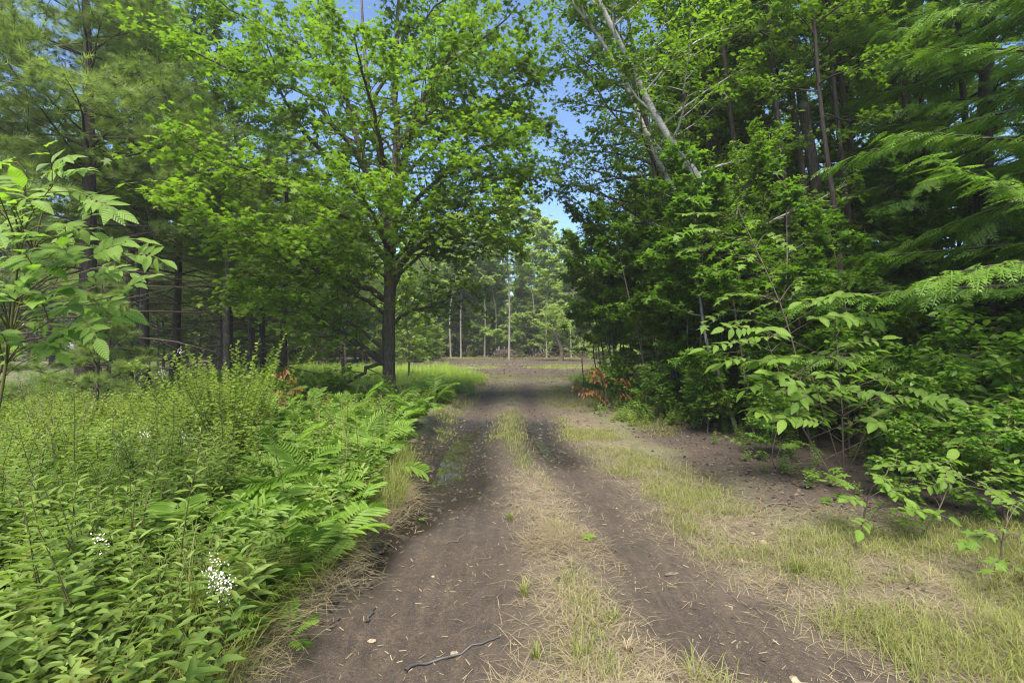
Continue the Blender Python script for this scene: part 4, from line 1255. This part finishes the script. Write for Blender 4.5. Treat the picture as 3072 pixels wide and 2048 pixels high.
px_, py_ = left_pts(190, 2.2, 5.9, .35, 3.4); k_ = ((py_ < 3.0) | (px_ < xl(py_) - 1.3 - .9 * (py_ > 4.3))) & (rv.random(190) < .8); px_, py_ = px_[k_], py_[k_]
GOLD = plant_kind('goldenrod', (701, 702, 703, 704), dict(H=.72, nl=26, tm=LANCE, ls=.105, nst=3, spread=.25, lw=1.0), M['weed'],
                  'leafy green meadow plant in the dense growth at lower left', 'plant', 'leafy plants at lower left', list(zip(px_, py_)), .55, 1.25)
px_, py_ = left_pts(150, 4.2, 8.6, 1.2, 6.5); k_ = px_ < -.50 * py_ - .2; px_, py_ = px_[k_], py_[k_]
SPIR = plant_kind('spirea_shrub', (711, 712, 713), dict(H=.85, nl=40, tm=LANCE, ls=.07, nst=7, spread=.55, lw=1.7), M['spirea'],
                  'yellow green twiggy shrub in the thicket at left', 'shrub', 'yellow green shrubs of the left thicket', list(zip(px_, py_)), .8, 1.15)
# the taller clump that stands above the rest
plant_kind('spirea_shrub', (714, 715), dict(H=1.5, nl=60, tm=OVAL, ls=.062, nst=20, spread=.55, lw=1.7), M['spirea'],
           'taller yellow green shrub rising above the left thicket', 'shrub', 'taller shrubs of the left thicket', [(-4.1, 7.3), (-3.8, 7.0), (-4.5, 7.6), (-4.7, 6.9), (-3.7, 6.3), (-5.0, 7.6), (-3.3, 5.6)], .72, 1.12)


px_, py_ = left_pts(46, 2.3, 5.2, .5, 3.2)
plant_kind('willow_herb', (721, 722), dict(H=.95, nl=44, tm=LANCE, ls=.085, nst=1, spread=.15, lw=.75), M['spirea'],
           'tall thin stemmed plant of narrow leaves standing above its neighbours at lower left', 'plant', 'tall narrow leaved plants at lower left', list(zip(px_, py_)), .7, 1.15)


# white flower heads on their stalks
def flower(x, y, h, label, n=26, size=.09):
    e = empty('meadowsweet', ground(x, y)); tag(e, label, 'flower')
    st, hd = MB(), MB()
    P = wander(rv, (0, 0, 0), (rv.normal() * .08, rv.normal() * .08, 1), h, 6, .04, .02)
    st.tube(P, np.linspace(.005, .003, 7), 4, .5, cap=False)
    sp = np.array([along(P, .35 + .6 * q)[0] for q in rv.random(18)])
    az = rv.random(18) * 6.28
    lf = MB().inst(wide_lance(LANCE, 1.6), sp, np.stack([np.cos(az), np.sin(az), np.full(18, .3)], -1), (0, 0, 1), .07, .6)
    pos = P[-1] + rv.normal(size=(n * 3, 3)) * np.array([.26, .26, .50]) * size
    hd.inst(RHOMB, pos, rv.normal(size=(n * 3, 3)), rv.normal(size=(n * 3, 3)), .012, rv.random(n * 3))
    link('stem', st.mesh('flower_stem', M['stem']), e); link('leaves', lf.mesh('flower_leaves', M['weed']), e)
    tag(link('flower_head', hd.mesh('flower_head', M['petal']), e), kind='stuff')


for u, v, y, lab in ((640, 1735, 2.28, 'white flower head beside another in the growth at lower left'), (665, 1752, 2.25, 'lower cream flower head of the white cluster at lower left'),
                     (628, 1762, 2.22, 'small white flower head at the left of the cluster'), (415, 1315, 4.7, 'white meadowsweet plume in the left thicket'), (545, 1325, 4.6, 'faded flower plume right of the white one in the thicket'),
                     (445, 1600, 2.55, 'thin whitish flower spike above the plants at left'), (545, 1060, 7.2, 'white flower tip on top of the tallest left shrub'), (465, 1120, 7.0, 'small pale flower tip left of the tallest shrub'), (1003, 1440, 4.5, 'tiny pale flower among the ferns beside the rut')):
    p_ = W(u, v, y); flower(p_[0], y, p_[2] - gz(p_[0], y) + .03, lab, 16 if v < 1700 else 18, .075 if lab[:4] != 'tiny' else .03)

# what nobody could count: the filling of the thicket, the meadow, the shade plants
PLANT_T = []
for s_, kw in ((801, dict(H=.55, nl=20, tm=LANCE, ls=.12, nst=2, spread=.25, lw=1.2)), (802, dict(H=.5, nl=18, tm=LANCE, ls=.11, nst=2, spread=.3, lw=1.4)), (803, dict(H=.62, nl=24, tm=LANCE, ls=.08, nst=3, spread=.25, lw=1.5)),
               (804, dict(H=.45, nl=16, tm=OVAL, ls=.09, nst=2, spread=.3))):
    st, lf = plant_geo(s_, **kw)
    V = np.concatenate(lf.V); F = [np.concatenate(lf.F)]
    PLANT_T.append((V, F))


def yawed(n, tilt=.12):
    a = rv.random(n) * 6.283
    ax = np.stack([np.cos(a), np.sin(a), rv.normal(size=n) * tilt], -1)
    nm = np.stack([rv.normal(size=n) * tilt, rv.normal(size=n) * tilt, np.ones(n)], -1)
    return ax, nm


def hgt(x, y, dz=0): return np.stack([x, y, height(x, y) + dz], -1)


def edge_ok(x, y):
    return x < xl(y) - .28 * np.maximum(0, y - 21) + .6 * (fbm(x * .8, y * .8, 19) - .5)


def fill(name, mat, sets, label=None):
    mb = MB()
    for tm, x, y, s, t in sets:
        ax, nm = yawed(len(x)); mb.inst(tm, hgt(x, y, -.02), ax, nm, s * (.75 + .5 * rv.random(len(x))), np.clip(t + rv.normal(size=len(x)) * .2, 0, 1))
    o = link(name, mb.mesh(name, mat)); tag(o, label, kind='stuff')
    return o


S_ = []
for k in range(4):
    x, y = left_pts(320, 1.7, 6.5, .18, 5.5); k_ = (y < 3.0) | (x < xl(y) - 1.3 - 1.0 * (y > 4.3)); x, y = x[k_], y[k_]; S_.append((PLANT_T[k], x, y, 1.0, .5))
fill('undergrowth', M['weed'], S_, 'dense leafy undergrowth at lower left')
S_ = []
for k in range(4):
    x, y = left_pts(120, 3.2, 10.5, .3, 4.5); S_.append((PLANT_T[k], x, y, .85, .6))
fill('undergrowth', M['weed'], S_, 'leafy plants between the ferns of the left bank')
S_ = []
for k in range(3):
    x, y = left_pts(330, 5.0, 10.5, 1.2, 9); k_ = x < -.56 * y - .2; x, y = x[k_], y[k_]; S_.append((PLANT_T[k + 1], x, y, .95, .45))
fill('undergrowth', M['spirea'], S_, 'yellow green undergrowth of the left thicket')
S_ = []
for k in range(4):
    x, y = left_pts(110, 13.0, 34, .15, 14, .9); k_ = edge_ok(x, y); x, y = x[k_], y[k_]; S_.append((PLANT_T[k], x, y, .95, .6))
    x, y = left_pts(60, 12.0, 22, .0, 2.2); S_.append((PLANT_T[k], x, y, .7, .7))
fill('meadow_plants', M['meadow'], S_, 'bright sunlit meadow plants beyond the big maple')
S_ = []
for k in range(4):
    x = rv.uniform(2.6, 5, 90) + .0; y = rv.uniform(9.5, 24, 90); x = xr(y) + .2 + (x - 2.6) * .9
    S_.append((PLANT_T[k], x, y, .7, .5))
    x = rv.uniform(3.3, 9, 70); y = rv.uniform(5.0, 14, 70); S_.append((PLANT_T[k], x, y, .55, .25))
fill('undergrowth', M['weed'], S_, 'low green undergrowth at the foot of the right woods')
S_ = []
for k in range(4):
    x = rv.uniform(-24, -6.5, 105); y = rv.uniform(10.0, 26, 105); S_.append((PLANT_T[k], x, y, .9, .35))
fill('undergrowth', M['fern'], S_, 'green plants growing under the left pines')



# ------------------------------------------------------------------ grasses and litter
def blades(name, mat, x, y, L, w, lean, tint, label=None, dz=0.0, flatten=0.0, mb=None, yaw=None):
    n = len(x)
    a = rv.random(n) * 6.283 if yaw is None else yaw + rv.normal(size=n) * .5
    d = np.stack([np.cos(a), np.sin(a), np.zeros(n)], -1); s = np.stack([-np.sin(a), np.cos(a), np.zeros(n)], -1)
    L = L * (.5 + .9 * rv.random(n))[:, None]; w = np.broadcast_to(w, (n,))[:, None] * .5
    p = hgt(x, y, dz); up = np.array([0, 0, 1.0])
    ln = np.broadcast_to(lean, (n,))[:, None] * (.4 + 1.0 * rv.random(n))[:, None]
    m_ = p + up * L * .55 * (1 - flatten) + d * L * ln * .45
    t = p + up * L * (1 - .55 * np.minimum(ln, 1.3)) * (1 - flatten) + d * L * ln * 1.05 + up * .012
    V = np.stack([p - s * w, p + s * w, m_ + s * w * .8, m_ - s * w * .8, t], 1).reshape(-1, 3)
    k = (np.arange(n) * 5)[:, None]
    T = np.repeat(np.clip(tint + rv.normal(size=n) * .25, 0, 1), 5)
    own = mb is None
    mb = mb or MB()
    b0 = mb.n
    mb.add(V, np.array([[0, 1, 2, 3]]) + k, T)
    mb.F.append((np.array([[3, 2, 4]]) + k + b0).astype(np.int32)); mb.M.append(np.zeros(n, np.int32))
    if own:
        o = link(name, mb.mesh(name, mat)); tag(o, label, kind='stuff'); return o


def pick(n, x0, x1, y0, y1, dens, pw=1.6):
    """Random ground points, thinned by a density function; denser towards the eye."""
    x = rv.uniform(x0, x1, n); y = y0 + (y1 - y0) * rv.random(n) ** pw
    k = rv.random(n) < dens(x, y)
    return x[k], y[k]


dmask = lambda x, y: masks(x, y)[1]
x, y = pick(90000, -1.6, 4.2, 1.9, 12, lambda x, y: dmask(x, y) ** 1.3 * .9, 1.8)
mbd = MB()
blades('dry_grass', None, x, y, .085, .0035, 1.5, .55, flatten=.72, dz=.004, mb=mbd)
x, y = pick(26000, -1.3, 4.0, 1.9, 7, lambda x, y: dmask(x, y) * sm(.45, .6, fbm(x * 3, y * 3, 93)), 1.5)
blades('dry_grass', None, x, y, .12, .003, 1.5, .6, flatten=.55, dz=.004, mb=mbd)
x, y = left_pts(5200, 2.0, 5.6, .02, .40); blades('dry_grass', None, x, y, .17, .004, 1.4, .45, flatten=.45, mb=mbd)
x, y = pick(1500, rc(4.05) - .3, rc(4.05) + .45, 3.7, 4.4, lambda x, y: g1(x - rc(4.05), .3) * g1(y - 4.05, .25) * 1.3, 1); blades('dry_grass', None, x, y, .13, .0035, 1.6, .3, flatten=.72, dz=.006, mb=mbd)
tag(link('dry_grass', mbd.mesh('dry_grass', M['straw'])), 'flattened straw coloured grass on the crown and verges of the track', kind='stuff')

mbg = MB()
x, y = pick(24000, -1.2, 1.0, 2.0, 12, lambda x, y: g1(x - rc(y) - .02, .16) * np.maximum(sm(.42, .62, fbm(x * 2.5, y * 1.6, 95)), .9 * sm(5.6, 7, y)), 1.3)
blades('grass', None, x, y, .10, .004, .9, .35, mb=mbg)
x, y = pick(60000, .9, 5.0, 2.0, 9.5, lambda x, y: sm(.2, .8, dmask(x, y)) * sm(.18, .60, fbm(x * 2.2, y * 2.2, 96)) * (1.0 + .5 * sm(2.4, 3.2, x)), 1.5)
blades('grass', None, x, y, .12, .004, 1.1, .5, mb=mbg)
x, y = pick(80000, -1.8, 4.6, 8.5, 26, lambda x, y: sm(.38, .65, fbm(x * 1.1, y * .8, 97)) * np.clip(1 - 1.1 * np.maximum(g1(x - rl(y), .5), g1(x - rr(y), .5)) * (1 - sm(15, 24, y)), 0, 1) * .9, 1.2)
blades('grass', None, x, y, .065, .007, 1.1, .55, mb=mbg)
x, y = pick(14000, -10, 12, 32, 37.5, lambda x, y: sm(.35, .6, fbm(x * .5, y * .5, 98)), 1)
blades('grass', None, x, y, .14, .02, .9, .8, mb=mbg)
x, y = pick(9000, -16, 16, 53, 58, lambda x, y: np.ones_like(x) * .8, 1)
blades('grass', None, x, y, .22, .025, .9, .7, mb=mbg)
x, y = pick(9000, -7, -1, 13, 33, lambda x, y: (~edge_ok(x + .0, y)) * sm(1.6, .0, x - xl(y) + .28 * np.maximum(0, y - 21)), 1.0)
blades('grass', None, x, y, .22, .009, .8, .7, mb=mbg)
tag(link('grass', mbg.mesh('grass', M['grass'])), 'thin green grass growing through the dry grass of the track', kind='stuff')
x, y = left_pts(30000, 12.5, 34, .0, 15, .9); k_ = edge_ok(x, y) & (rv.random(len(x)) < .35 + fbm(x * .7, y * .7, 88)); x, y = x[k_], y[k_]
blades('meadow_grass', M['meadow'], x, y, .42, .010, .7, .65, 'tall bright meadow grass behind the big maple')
x, y = left_pts(9000, 2.0, 6.5, .10, .9); blades('grass', M['grass'], x, y, .28, .005, .9, .35, 'green grass at the foot of the left bank')
# wispy tuft at the lower left
n = 420; a = rv.random(n) * 6.28; r_ = rv.random(n) * .16
o = blades('grass_tuft', M['grass'], -1.62 + r_ * np.cos(a), 2.42 + r_ * np.sin(a), .62, .0035, .75, .45)
o['kind'] = 'thing'; tag(o, 'tuft of long wispy grass at the bottom left', 'grass')

# straw bits and crumbs on the bare track
x, y = pick(60000, -1.3, 3.2, 1.9, 10, lambda x, y: .55 * sm(.35, .7, fbm(x * 2, y * 2, 99)) + .04, 1.6)
n = len(x); mb = MB(); a = rv.random(n) * 6.28
mb.inst(RHOMB if False else T_([(-.07, 0, 0), (.07, 0, 0), (.12, 1, .05), (0, 1, .05)], [[0, 1, 2, 3]]), hgt(x, y, .004), np.stack([np.cos(a), np.sin(a), rv.normal(size=n) * .12], -1), np.array([0, 0, 1.0]) + rv.normal(size=(n, 3)) * .4, .006 * (.6 + rv.random(n) ** 6 * 8.0), .65 * rv.random(n) ** 2)
tag(link('straw_debris', mb.mesh('straw_debris', M['straw'])), 'bits of straw and bark scattered on the bare track', kind='stuff')
# clods
CLOD = T_([(0, 0, .5), (.5, .1, .1), (.1, .5, 0.05), (-.45, .2, .12), (-.2, -.5, .08), (.3, -.4, .02)], [[0, 1, 2], [0, 2, 3], [0, 3, 4], [0, 4, 5], [0, 5, 1]])
mb = MB()
x, y = pick(4200, -1.5, 3.0, 1.9, 13, lambda x, y: .2 + .8 * masks(x, y)[2], 1.4); n = len(x); a = rv.random(n) * 6.28
mb.inst(CLOD, hgt(x, y, -.003), np.stack([np.cos(a), np.sin(a), 0 * a], -1), np.array([0, 0, 1.0]) + rv.normal(size=(n, 3)) * .2, .022 * (.4 + rv.random(n) ** 3 * 2.2))
me = mb.mesh('soil_clods', M['soil'])
for an, v_ in (('bare', 1.0), ('wet', .25)):
    a_ = me.attributes.new(an, 'FLOAT', 'POINT'); a_.data.foreach_set('value', np.full(len(me.vertices), v_, np.float32))
tag(link('soil_clods', me), 'crumbs and clods of soil on the track', kind='stuff')
# leaf litter under the right woods and by the track
mb = MB()
x, y = pick(16000, 2.0, 11, 2.6, 18, lambda x, y: .08 + masks(x, y)[3], 1.3); n = len(x); a = rv.random(n) * 6.28
mb.inst(wide_lance(OVAL, 1.2), hgt(x, y, .012), np.stack([np.cos(a), np.sin(a), rv.normal(size=n) * .25], -1), np.array([0, 0, 1.0]) + rv.normal(size=(n, 3)) * .45, .045 * (.4 + 1.1 * rv.random(n) ** 2), rv.random(n) ** 2)
x, y = pick(3500, -1.9, 4, 9, 26, lambda x, y: .5 + 0 * x, 1.2); n = len(x); a = rv.random(n) * 6.28
mb.inst(OVAL, hgt(x, y, .01), np.stack([np.cos(a), np.sin(a), rv.normal(size=n) * .25], -1), np.array([0, 0, 1.0]) + rv.normal(size=(n, 3)) * .4, .07 * (.5 + .8 * rv.random(n)), rv.random(n))
x, y = left_pts(600, 2.6, 8, -.1, .3); n = len(x); a = rv.random(n) * 6.28
mb.inst(OVAL, hgt(x, y, .01), np.stack([np.cos(a), np.sin(a), rv.normal(size=n) * .25], -1), np.array([0, 0, 1.0]) + rv.normal(size=(n, 3)) * .4, .05 * (.5 + .8 * rv.random(n)), rv.random(n) * .7)
x, y = pick(5000, -14, 14, 25, 56, lambda x, y: masks(x, y)[0] * .8, 1.0); n = len(x); a = rv.random(n) * 6.28
mb.inst(OVAL, hgt(x, y, .01), np.stack([np.cos(a), np.sin(a), rv.normal(size=n) * .25], -1), np.array([0, 0, 1.0]) + rv.normal(size=(n, 3)) * .4, .14 * (.5 + .8 * rv.random(n)), rv.random(n))
tag(link('leaf_litter', mb.mesh('leaf_litter', M['litter'])), 'brown fallen leaves under the right woods and over the clearing', kind='stuff')


# ------------------------------------------------------------------ single things on the ground
def stick(pts, r, mat, label, name='stick', cat='stick', seed=0, side=()):
    r_ = np.random.default_rng(seed)
    P = np.array([ground(*p, r * .8) for p in pts]); base = P[0].copy()
    L = smooth_line(P - base, 14); L += r_.normal(size=L.shape) * r * .6
    L[:, 2] = np.array([gz(*(q[:2] + base[:2])) for q in L]) - base[2] + r * .8
    mb = MB().tube(L, r * (1 - .55 * np.linspace(0, 1, 14)) * (1 + .15 * r_.normal(size=14)), 7, .5)
    o = link(name, mb.mesh(name, mat, True), None, base); tag(o, label, cat); return o


def gp(u, v):
    """Ground spot under a photo pixel."""
    y = CAM_H * FPX / (v - HZ); return ((u - 1536) / FPX * y, y)


stick([gp(1215, 1995), gp(1265, 1965), gp(1340, 1950), gp(1400, 1935), gp(1450, 1922), gp(1500, 1905)], .010, M['black'], 'long thin blackish stick lying across the left wheel track', seed=1)
stick([gp(1100, 1858), gp(1115, 1835), gp(1125, 1815)], .008, M['black'], 'short dark stick at the left edge of the track')
stick([gp(1335, 1612), gp(1370, 1603), gp(1400, 1580), gp(1412, 1560)], .006, M['twig'], 'thin bent twig lying in the left wheel track', seed=3)
stick([gp(2085, 1960), gp(2130, 1990), gp(2200, 2015), gp(2290, 2030)], .007, M['twig'], 'thin dark twig at the bottom of the right wheel track', seed=4)
stick([gp(2210, 1620), gp(2280, 1625), gp(2340, 1612)], .007, M['twig'], 'gray twig lying on the right verge', seed=5)
stick([gp(2260, 1540), gp(2320, 1520), gp(2400, 1538)], .012, M['twig'], 'brown branch at the edge of the leaf litter', name='fallen_branch', cat='branch', seed=6)
stick([gp(2290, 1550), gp(2330, 1520), gp(2345, 1505)], .010, M['twig'], 'forked dark branch crossing another by the leaf litter', name='fallen_branch', cat='branch', seed=7)


def chip(u, v, L, w, h, mat, label, name='wood_chip', seed=0, cat='wood chip', rz=None):
    r_ = np.random.default_rng(seed); x, y = gp(u, v)
    n = 7; mb = MB(); V, F = [], []
    for i in range(n):
        t = i / (n - 1); ww = w * (math.sin(math.pi * (.12 + .76 * t))) * (.8 + .4 * r_.random()); zz = h * math.sin(math.pi * (.1 + .8 * t)) * (.8 + .4 * r_.random())
        V += [(L * (t - .5), -ww, 0), (L * (t - .5), -ww * .4, zz), (L * (t - .5), ww * .5, zz * .8), (L * (t - .5), ww, 0)]
        if i: a = 4 * (i - 1); F += [[a, a + 4, a + 5, a + 1], [a + 1, a + 5, a + 6, a + 2], [a + 2, a + 6, a + 7, a + 3]]
    mb.add(V, F, np.clip(.5 + .3 * r_.normal(size=len(V)), 0, 1))
    mb.add([V[0], V[1], V[2], V[3]], [[0, 1, 2, 3]]); mb.add(V[-4:], [[3, 2, 1, 0]])
    o = link(name, mb.mesh(name, mat), None, ground(x, y, .002)); o.rotation_euler = (0, 0, r_.random() * 3 if rz is None else rz)
    tag(o, label, cat); return o


chip(2015, 1708, .12, .012, .02, M['twig'], 'jagged piece of split wood on the right wheel track', 'bark_piece', 1, rz=.25)
chip(1365, 1933, .06, .028, .008, M['chip'], 'pale yellow wood chip touching the long dark stick', 'wood_chip', 2, rz=.2)
for i, (u, v, s, lab) in enumerate(((1291, 1586, .022, 'small pale stone chip in the left wheel track'), (1299, 1713, .028, 'pale chip halfway down the left wheel track'), (1111, 1740, .022, 'pale chip at the left edge of the track'),
                                    (1776, 1833, .045, 'curled tan leaf beside the grassy crown'), (1850, 1510, .03, 'pale chip in the upper right wheel track'), (2225, 1683, .07, 'pale flake of wood on the right verge'), (1115, 1906, .05, 'pinkish chip near the bottom of the left track'), (1872, 1938, .02, 'tiny pale chip near the bottom of the right track'),
                                    (2385, 2015, .06, 'curled pale leaf at the bottom of the right track'), (2425, 2040, .06, 'broken pale leaf on the bottom edge'), (2260, 1595, .05, 'tan leaf fragment on the right verge'), (2085, 1420, .03, 'pale fleck on the dark mud at right'), (2290, 1627, .08, 'broken stick end pale on the right verge'), (1805, 1708, .02, 'little reddish speck on the right wheel track'))):
    chip(u, v, s, s * .35, s * .25, M['dead'] if 'reddish' in lab else M['chip'], lab, 'wood_chip', 20 + i)
lf = maple_leaf_mesh('fallen_maple_leaf', M['hickory'], 77, .9)
x, y = gp(1255, 1552)
tag(place('fallen_leaf', lf, None, ground(x, y, .02), (1, .3, .1), (0, 0, 1), .10), 'fresh green maple leaf lying on the left edge of the track', 'leaf')
x, y = gp(1745, 1635)
tag(place('fallen_leaf', lf, None, ground(x, y, .03), (1, -.2, .1), (0, -.3, 1), .13), 'pale crumpled leaf on the grassy crown beside the straw heap', 'leaf')
# green tufts on the crown
for i, (u, v, s, lab) in enumerate(((1575, 1790, .12, 'small green grass tuft at the left of the grassy crown'), (1608, 1985, .11, 'narrow green tuft low on the grassy crown'), (1738, 1990, .10, 'broad green tuft near the bottom of the grassy crown'), (1531, 1560, .10, 'single dark green sprout beside the straw heap'), (1840, 1880, .10, 'thin tuft at the right border of the grassy crown'), (2395, 1720, .22, 'yellow green seedling of long blades on the right verge'), (1885, 1970, .09, 'dry pale tuft by the right wheel track'))):
    x, y = gp(u, v); n = 34; a = rv.random(n) * 6.28; r_ = rv.random(n) * .025
    o = blades('grass_tuft', M['grass'] if 'dry' not in lab else M['straw'], x + r_ * np.cos(a), y + r_ * np.sin(a), s, .005, .8, .6)
    o['kind'] = 'thing'; tag(o, lab, 'grass')


# ------------------------------------------------------------------ dead saplings, brush pile
def dead_sapling(base, top, targets, label, seed, size=.12, n=9, hang=-1.2):
    r = np.random.default_rng(seed); base = np.array(base); e = empty('dead_sapling', base); tag(e, label, 'sapling')
    mb, lf = MB(), MB(); S = smooth_line([np.zeros(3), (np.array(top) - base) * .5 + r.normal(size=3) * .04, np.array(top) - base], 10)
    mb.tube(S, np.linspace(.010, .004, 10), 5, .3, cap=False)
    for t in targets:
        t = np.array(t) - base; k = int(np.argmin(np.linalg.norm(S - t, axis=1)))
        k = max(1, k - 1)
        mb.tube(smooth_line([S[k], (S[k] + t) / 2 + [0, 0, .05], t], 5), np.linspace(.004, .002, 5), 3, .3, cap=False)
        pos = S[k] + (t - S[k]) * (.35 + .75 * r.random((n, 1))) + r.normal(size=(n, 3)) * .03
        lf.inst(wide_lance(OVAL, .8), pos, np.concatenate([r.normal(size=(n, 2)) * .6, np.full((n, 1), hang)], 1), r.normal(size=(n, 3)), size * (.6 + .7 * r.random(n)), r.random(n))
    link('stem', mb.mesh('dead_stem', M['twig']), e); link('dead_leaves', lf.mesh('dead_leaves', M['dead']), e)


dead_sapling(ground(-4.25, 9.0), Q(652, 850, 9.0), [Q(u, v - 14, 9.0 + .06 * k) for k, (u, v) in enumerate(((640, 870), (660, 865), (675, 880), (640, 910), (655, 935), (690, 900), (635, 950), (650, 970), (665, 940), (700, 940), (640, 985), (720, 950), (745, 930)))],
             'dead sapling with hanging orange brown leaves among the green at left', 1, .11, 15)
Yd = 11.6
for lab, us, sd in (('dead sapling with dry rust red leaves at the right verge', ((1415, 870), (1440, 880), (1460, 895), (1430, 905), (1470, 915), (1450, 860), (1490, 890)), 2),
                    ('dead sprig with brown drooping leaves near the clearing', ((1345, 850), (1370, 845), (1385, 855), (1360, 870), (1395, 870)), 3),
                    ('low dead sprig of curled brown leaves beside the track', ((1320, 890), (1340, 900), (1360, 905), (1385, 915), (1440, 940), (1470, 950)), 4)):
    T3 = [Q(u, v, Yd + .1 * k) for k, (u, v) in enumerate(us)]
    m3 = np.mean(T3, 0); dead_sapling(ground(m3[0] + .2, Yd + .2), m3 + [0, 0, .25], T3, lab, sd, .095, 26)
x0 = W(1255, 1080, 52)
dead_sapling(W(1325, 1085, 50) * [1, 1, 0], W(1325, 1040, 50), [W(1322 + 4 * k, 1050 + 4 * (k % 4), 50) for k in range(4)], 'rusty dead sprig at the left border of the clearing', 9, .22, 7)


def brush_pile(x, y, w, h, n, label, seed):
    r = np.random.default_rng(seed); e = empty('brush_pile', (x, y, gz(x, y))); tag(e, label, 'brush pile')
    for k in range(n):
        a = r.normal() * .5 + (0 if r.random() < .7 else 1.5); L = w * (.25 + .4 * r.random())
        c = np.array([r.normal() * w * .22, r.normal() * w * .15, 0]); c[2] = max(.05, h * math.exp(-(c[0] / (w * .3)) ** 2) * r.random())
        d = np.array([math.cos(a), math.sin(a), r.normal() * .18]) * L
        mb = MB().tube(np.array([c - d / 2, c + r.normal(size=3) * .06, c + d / 2]), np.array([1, .8, .4]) * (.015 + .04 * r.random()), 6, .4 + .5 * r.random())
        link('branch', mb.mesh('brush_branch', M['chip'] if r.random() < .2 else M['twig']), e)
    lf = MB(); m_ = 260
    pos = np.stack([r.normal(size=m_) * w * .24, r.normal(size=m_) * w * .18, np.abs(r.normal(size=m_)) * h * .4], -1)
    lf.inst(OVAL, pos, r.normal(size=(m_, 3)), r.normal(size=(m_, 3)), .22, r.random(m_))
    link('dead_leaves', lf.mesh('pile_leaves', M['litter']), e)


q = W(1520, 1070, 57); brush_pile(q[0], 57, 5.5, 1.1, 26, 'pile of cut brush and branches at the far edge of the clearing', 1)
q = W(1632, 1072, 56); brush_pile(q[0], 56, 4.0, .8, 18, 'reddish brush pile beside the old apple tree', 2)
q = W(1740, 1066, 57); brush_pile(q[0], 57, 5.0, .7, 16, 'low brush with a pale fallen log at the right end of the clearing', 3)
mb = MB()
dx_, dy_ = left_pts(130, 2.2, 8.5, .3, 5.5)
for x, y in zip(dx_, dy_):
    P_ = wander(rv, ground(x, y), (rv.normal() * .3, rv.normal() * .3, 1), rv.uniform(.5, 1.15), 5, .14)
    mb.tube(P_, np.linspace(.0035, .0015, 6), 3, rv.random() * .7, cap=False)
tag(link('dead_stalks', mb.mesh('dead_stalks', M['straw'])), 'dry pale stalks standing among the green undergrowth at left', kind='stuff')
# bare twigs at the far left of the thicket
e = empty('dead_bush', ground(-4.6, 4.9)); tag(e, 'bare reddish twigs standing in the thicket at the left edge', 'bush')
mb = MB()
for k in range(9):
    a = rv.random() * 6.28; mb.tube(wander(rv, (0, 0, 0), (math.cos(a) * .25, math.sin(a) * .25, 1), .9 + .5 * rv.random(), 6, .08), np.linspace(.006, .002, 7), 4, .5, cap=False)
link('twigs', mb.mesh('dead_twigs', M['redbark']), e)
# ------------------------------------------------------------------ summer haze
hm = bpy.data.materials.new('haze_air'); hm.use_nodes = True
nt = hm.node_tree
for n_ in list(nt.nodes): nt.nodes.remove(n_)
out = nt.nodes.new('ShaderNodeOutputMaterial'); pv = nt.nodes.new('ShaderNodeVolumePrincipled')
pv.inputs['Color'].default_value = (.93, .97, .90, 1); pv.inputs['Density'].default_value = HAZE
pv.inputs['Anisotropy'].default_value = .2
nt.links.new(pv.outputs[0], out.inputs['Volume'])
hx, hy0, hy1, hz0, hz1 = 410, -65, 710, -2.0, 32
V = [(x, y, z) for z in (hz0, hz1) for y in (hy0, hy1) for x in (-hx, hx)]
F = [[0, 2, 3, 1], [4, 5, 7, 6], [0, 1, 5, 4], [2, 6, 7, 3], [0, 4, 6, 2], [1, 3, 7, 5]]
tag(link('haze', MB().add(V, F).mesh('haze', hm)), kind='stuff')
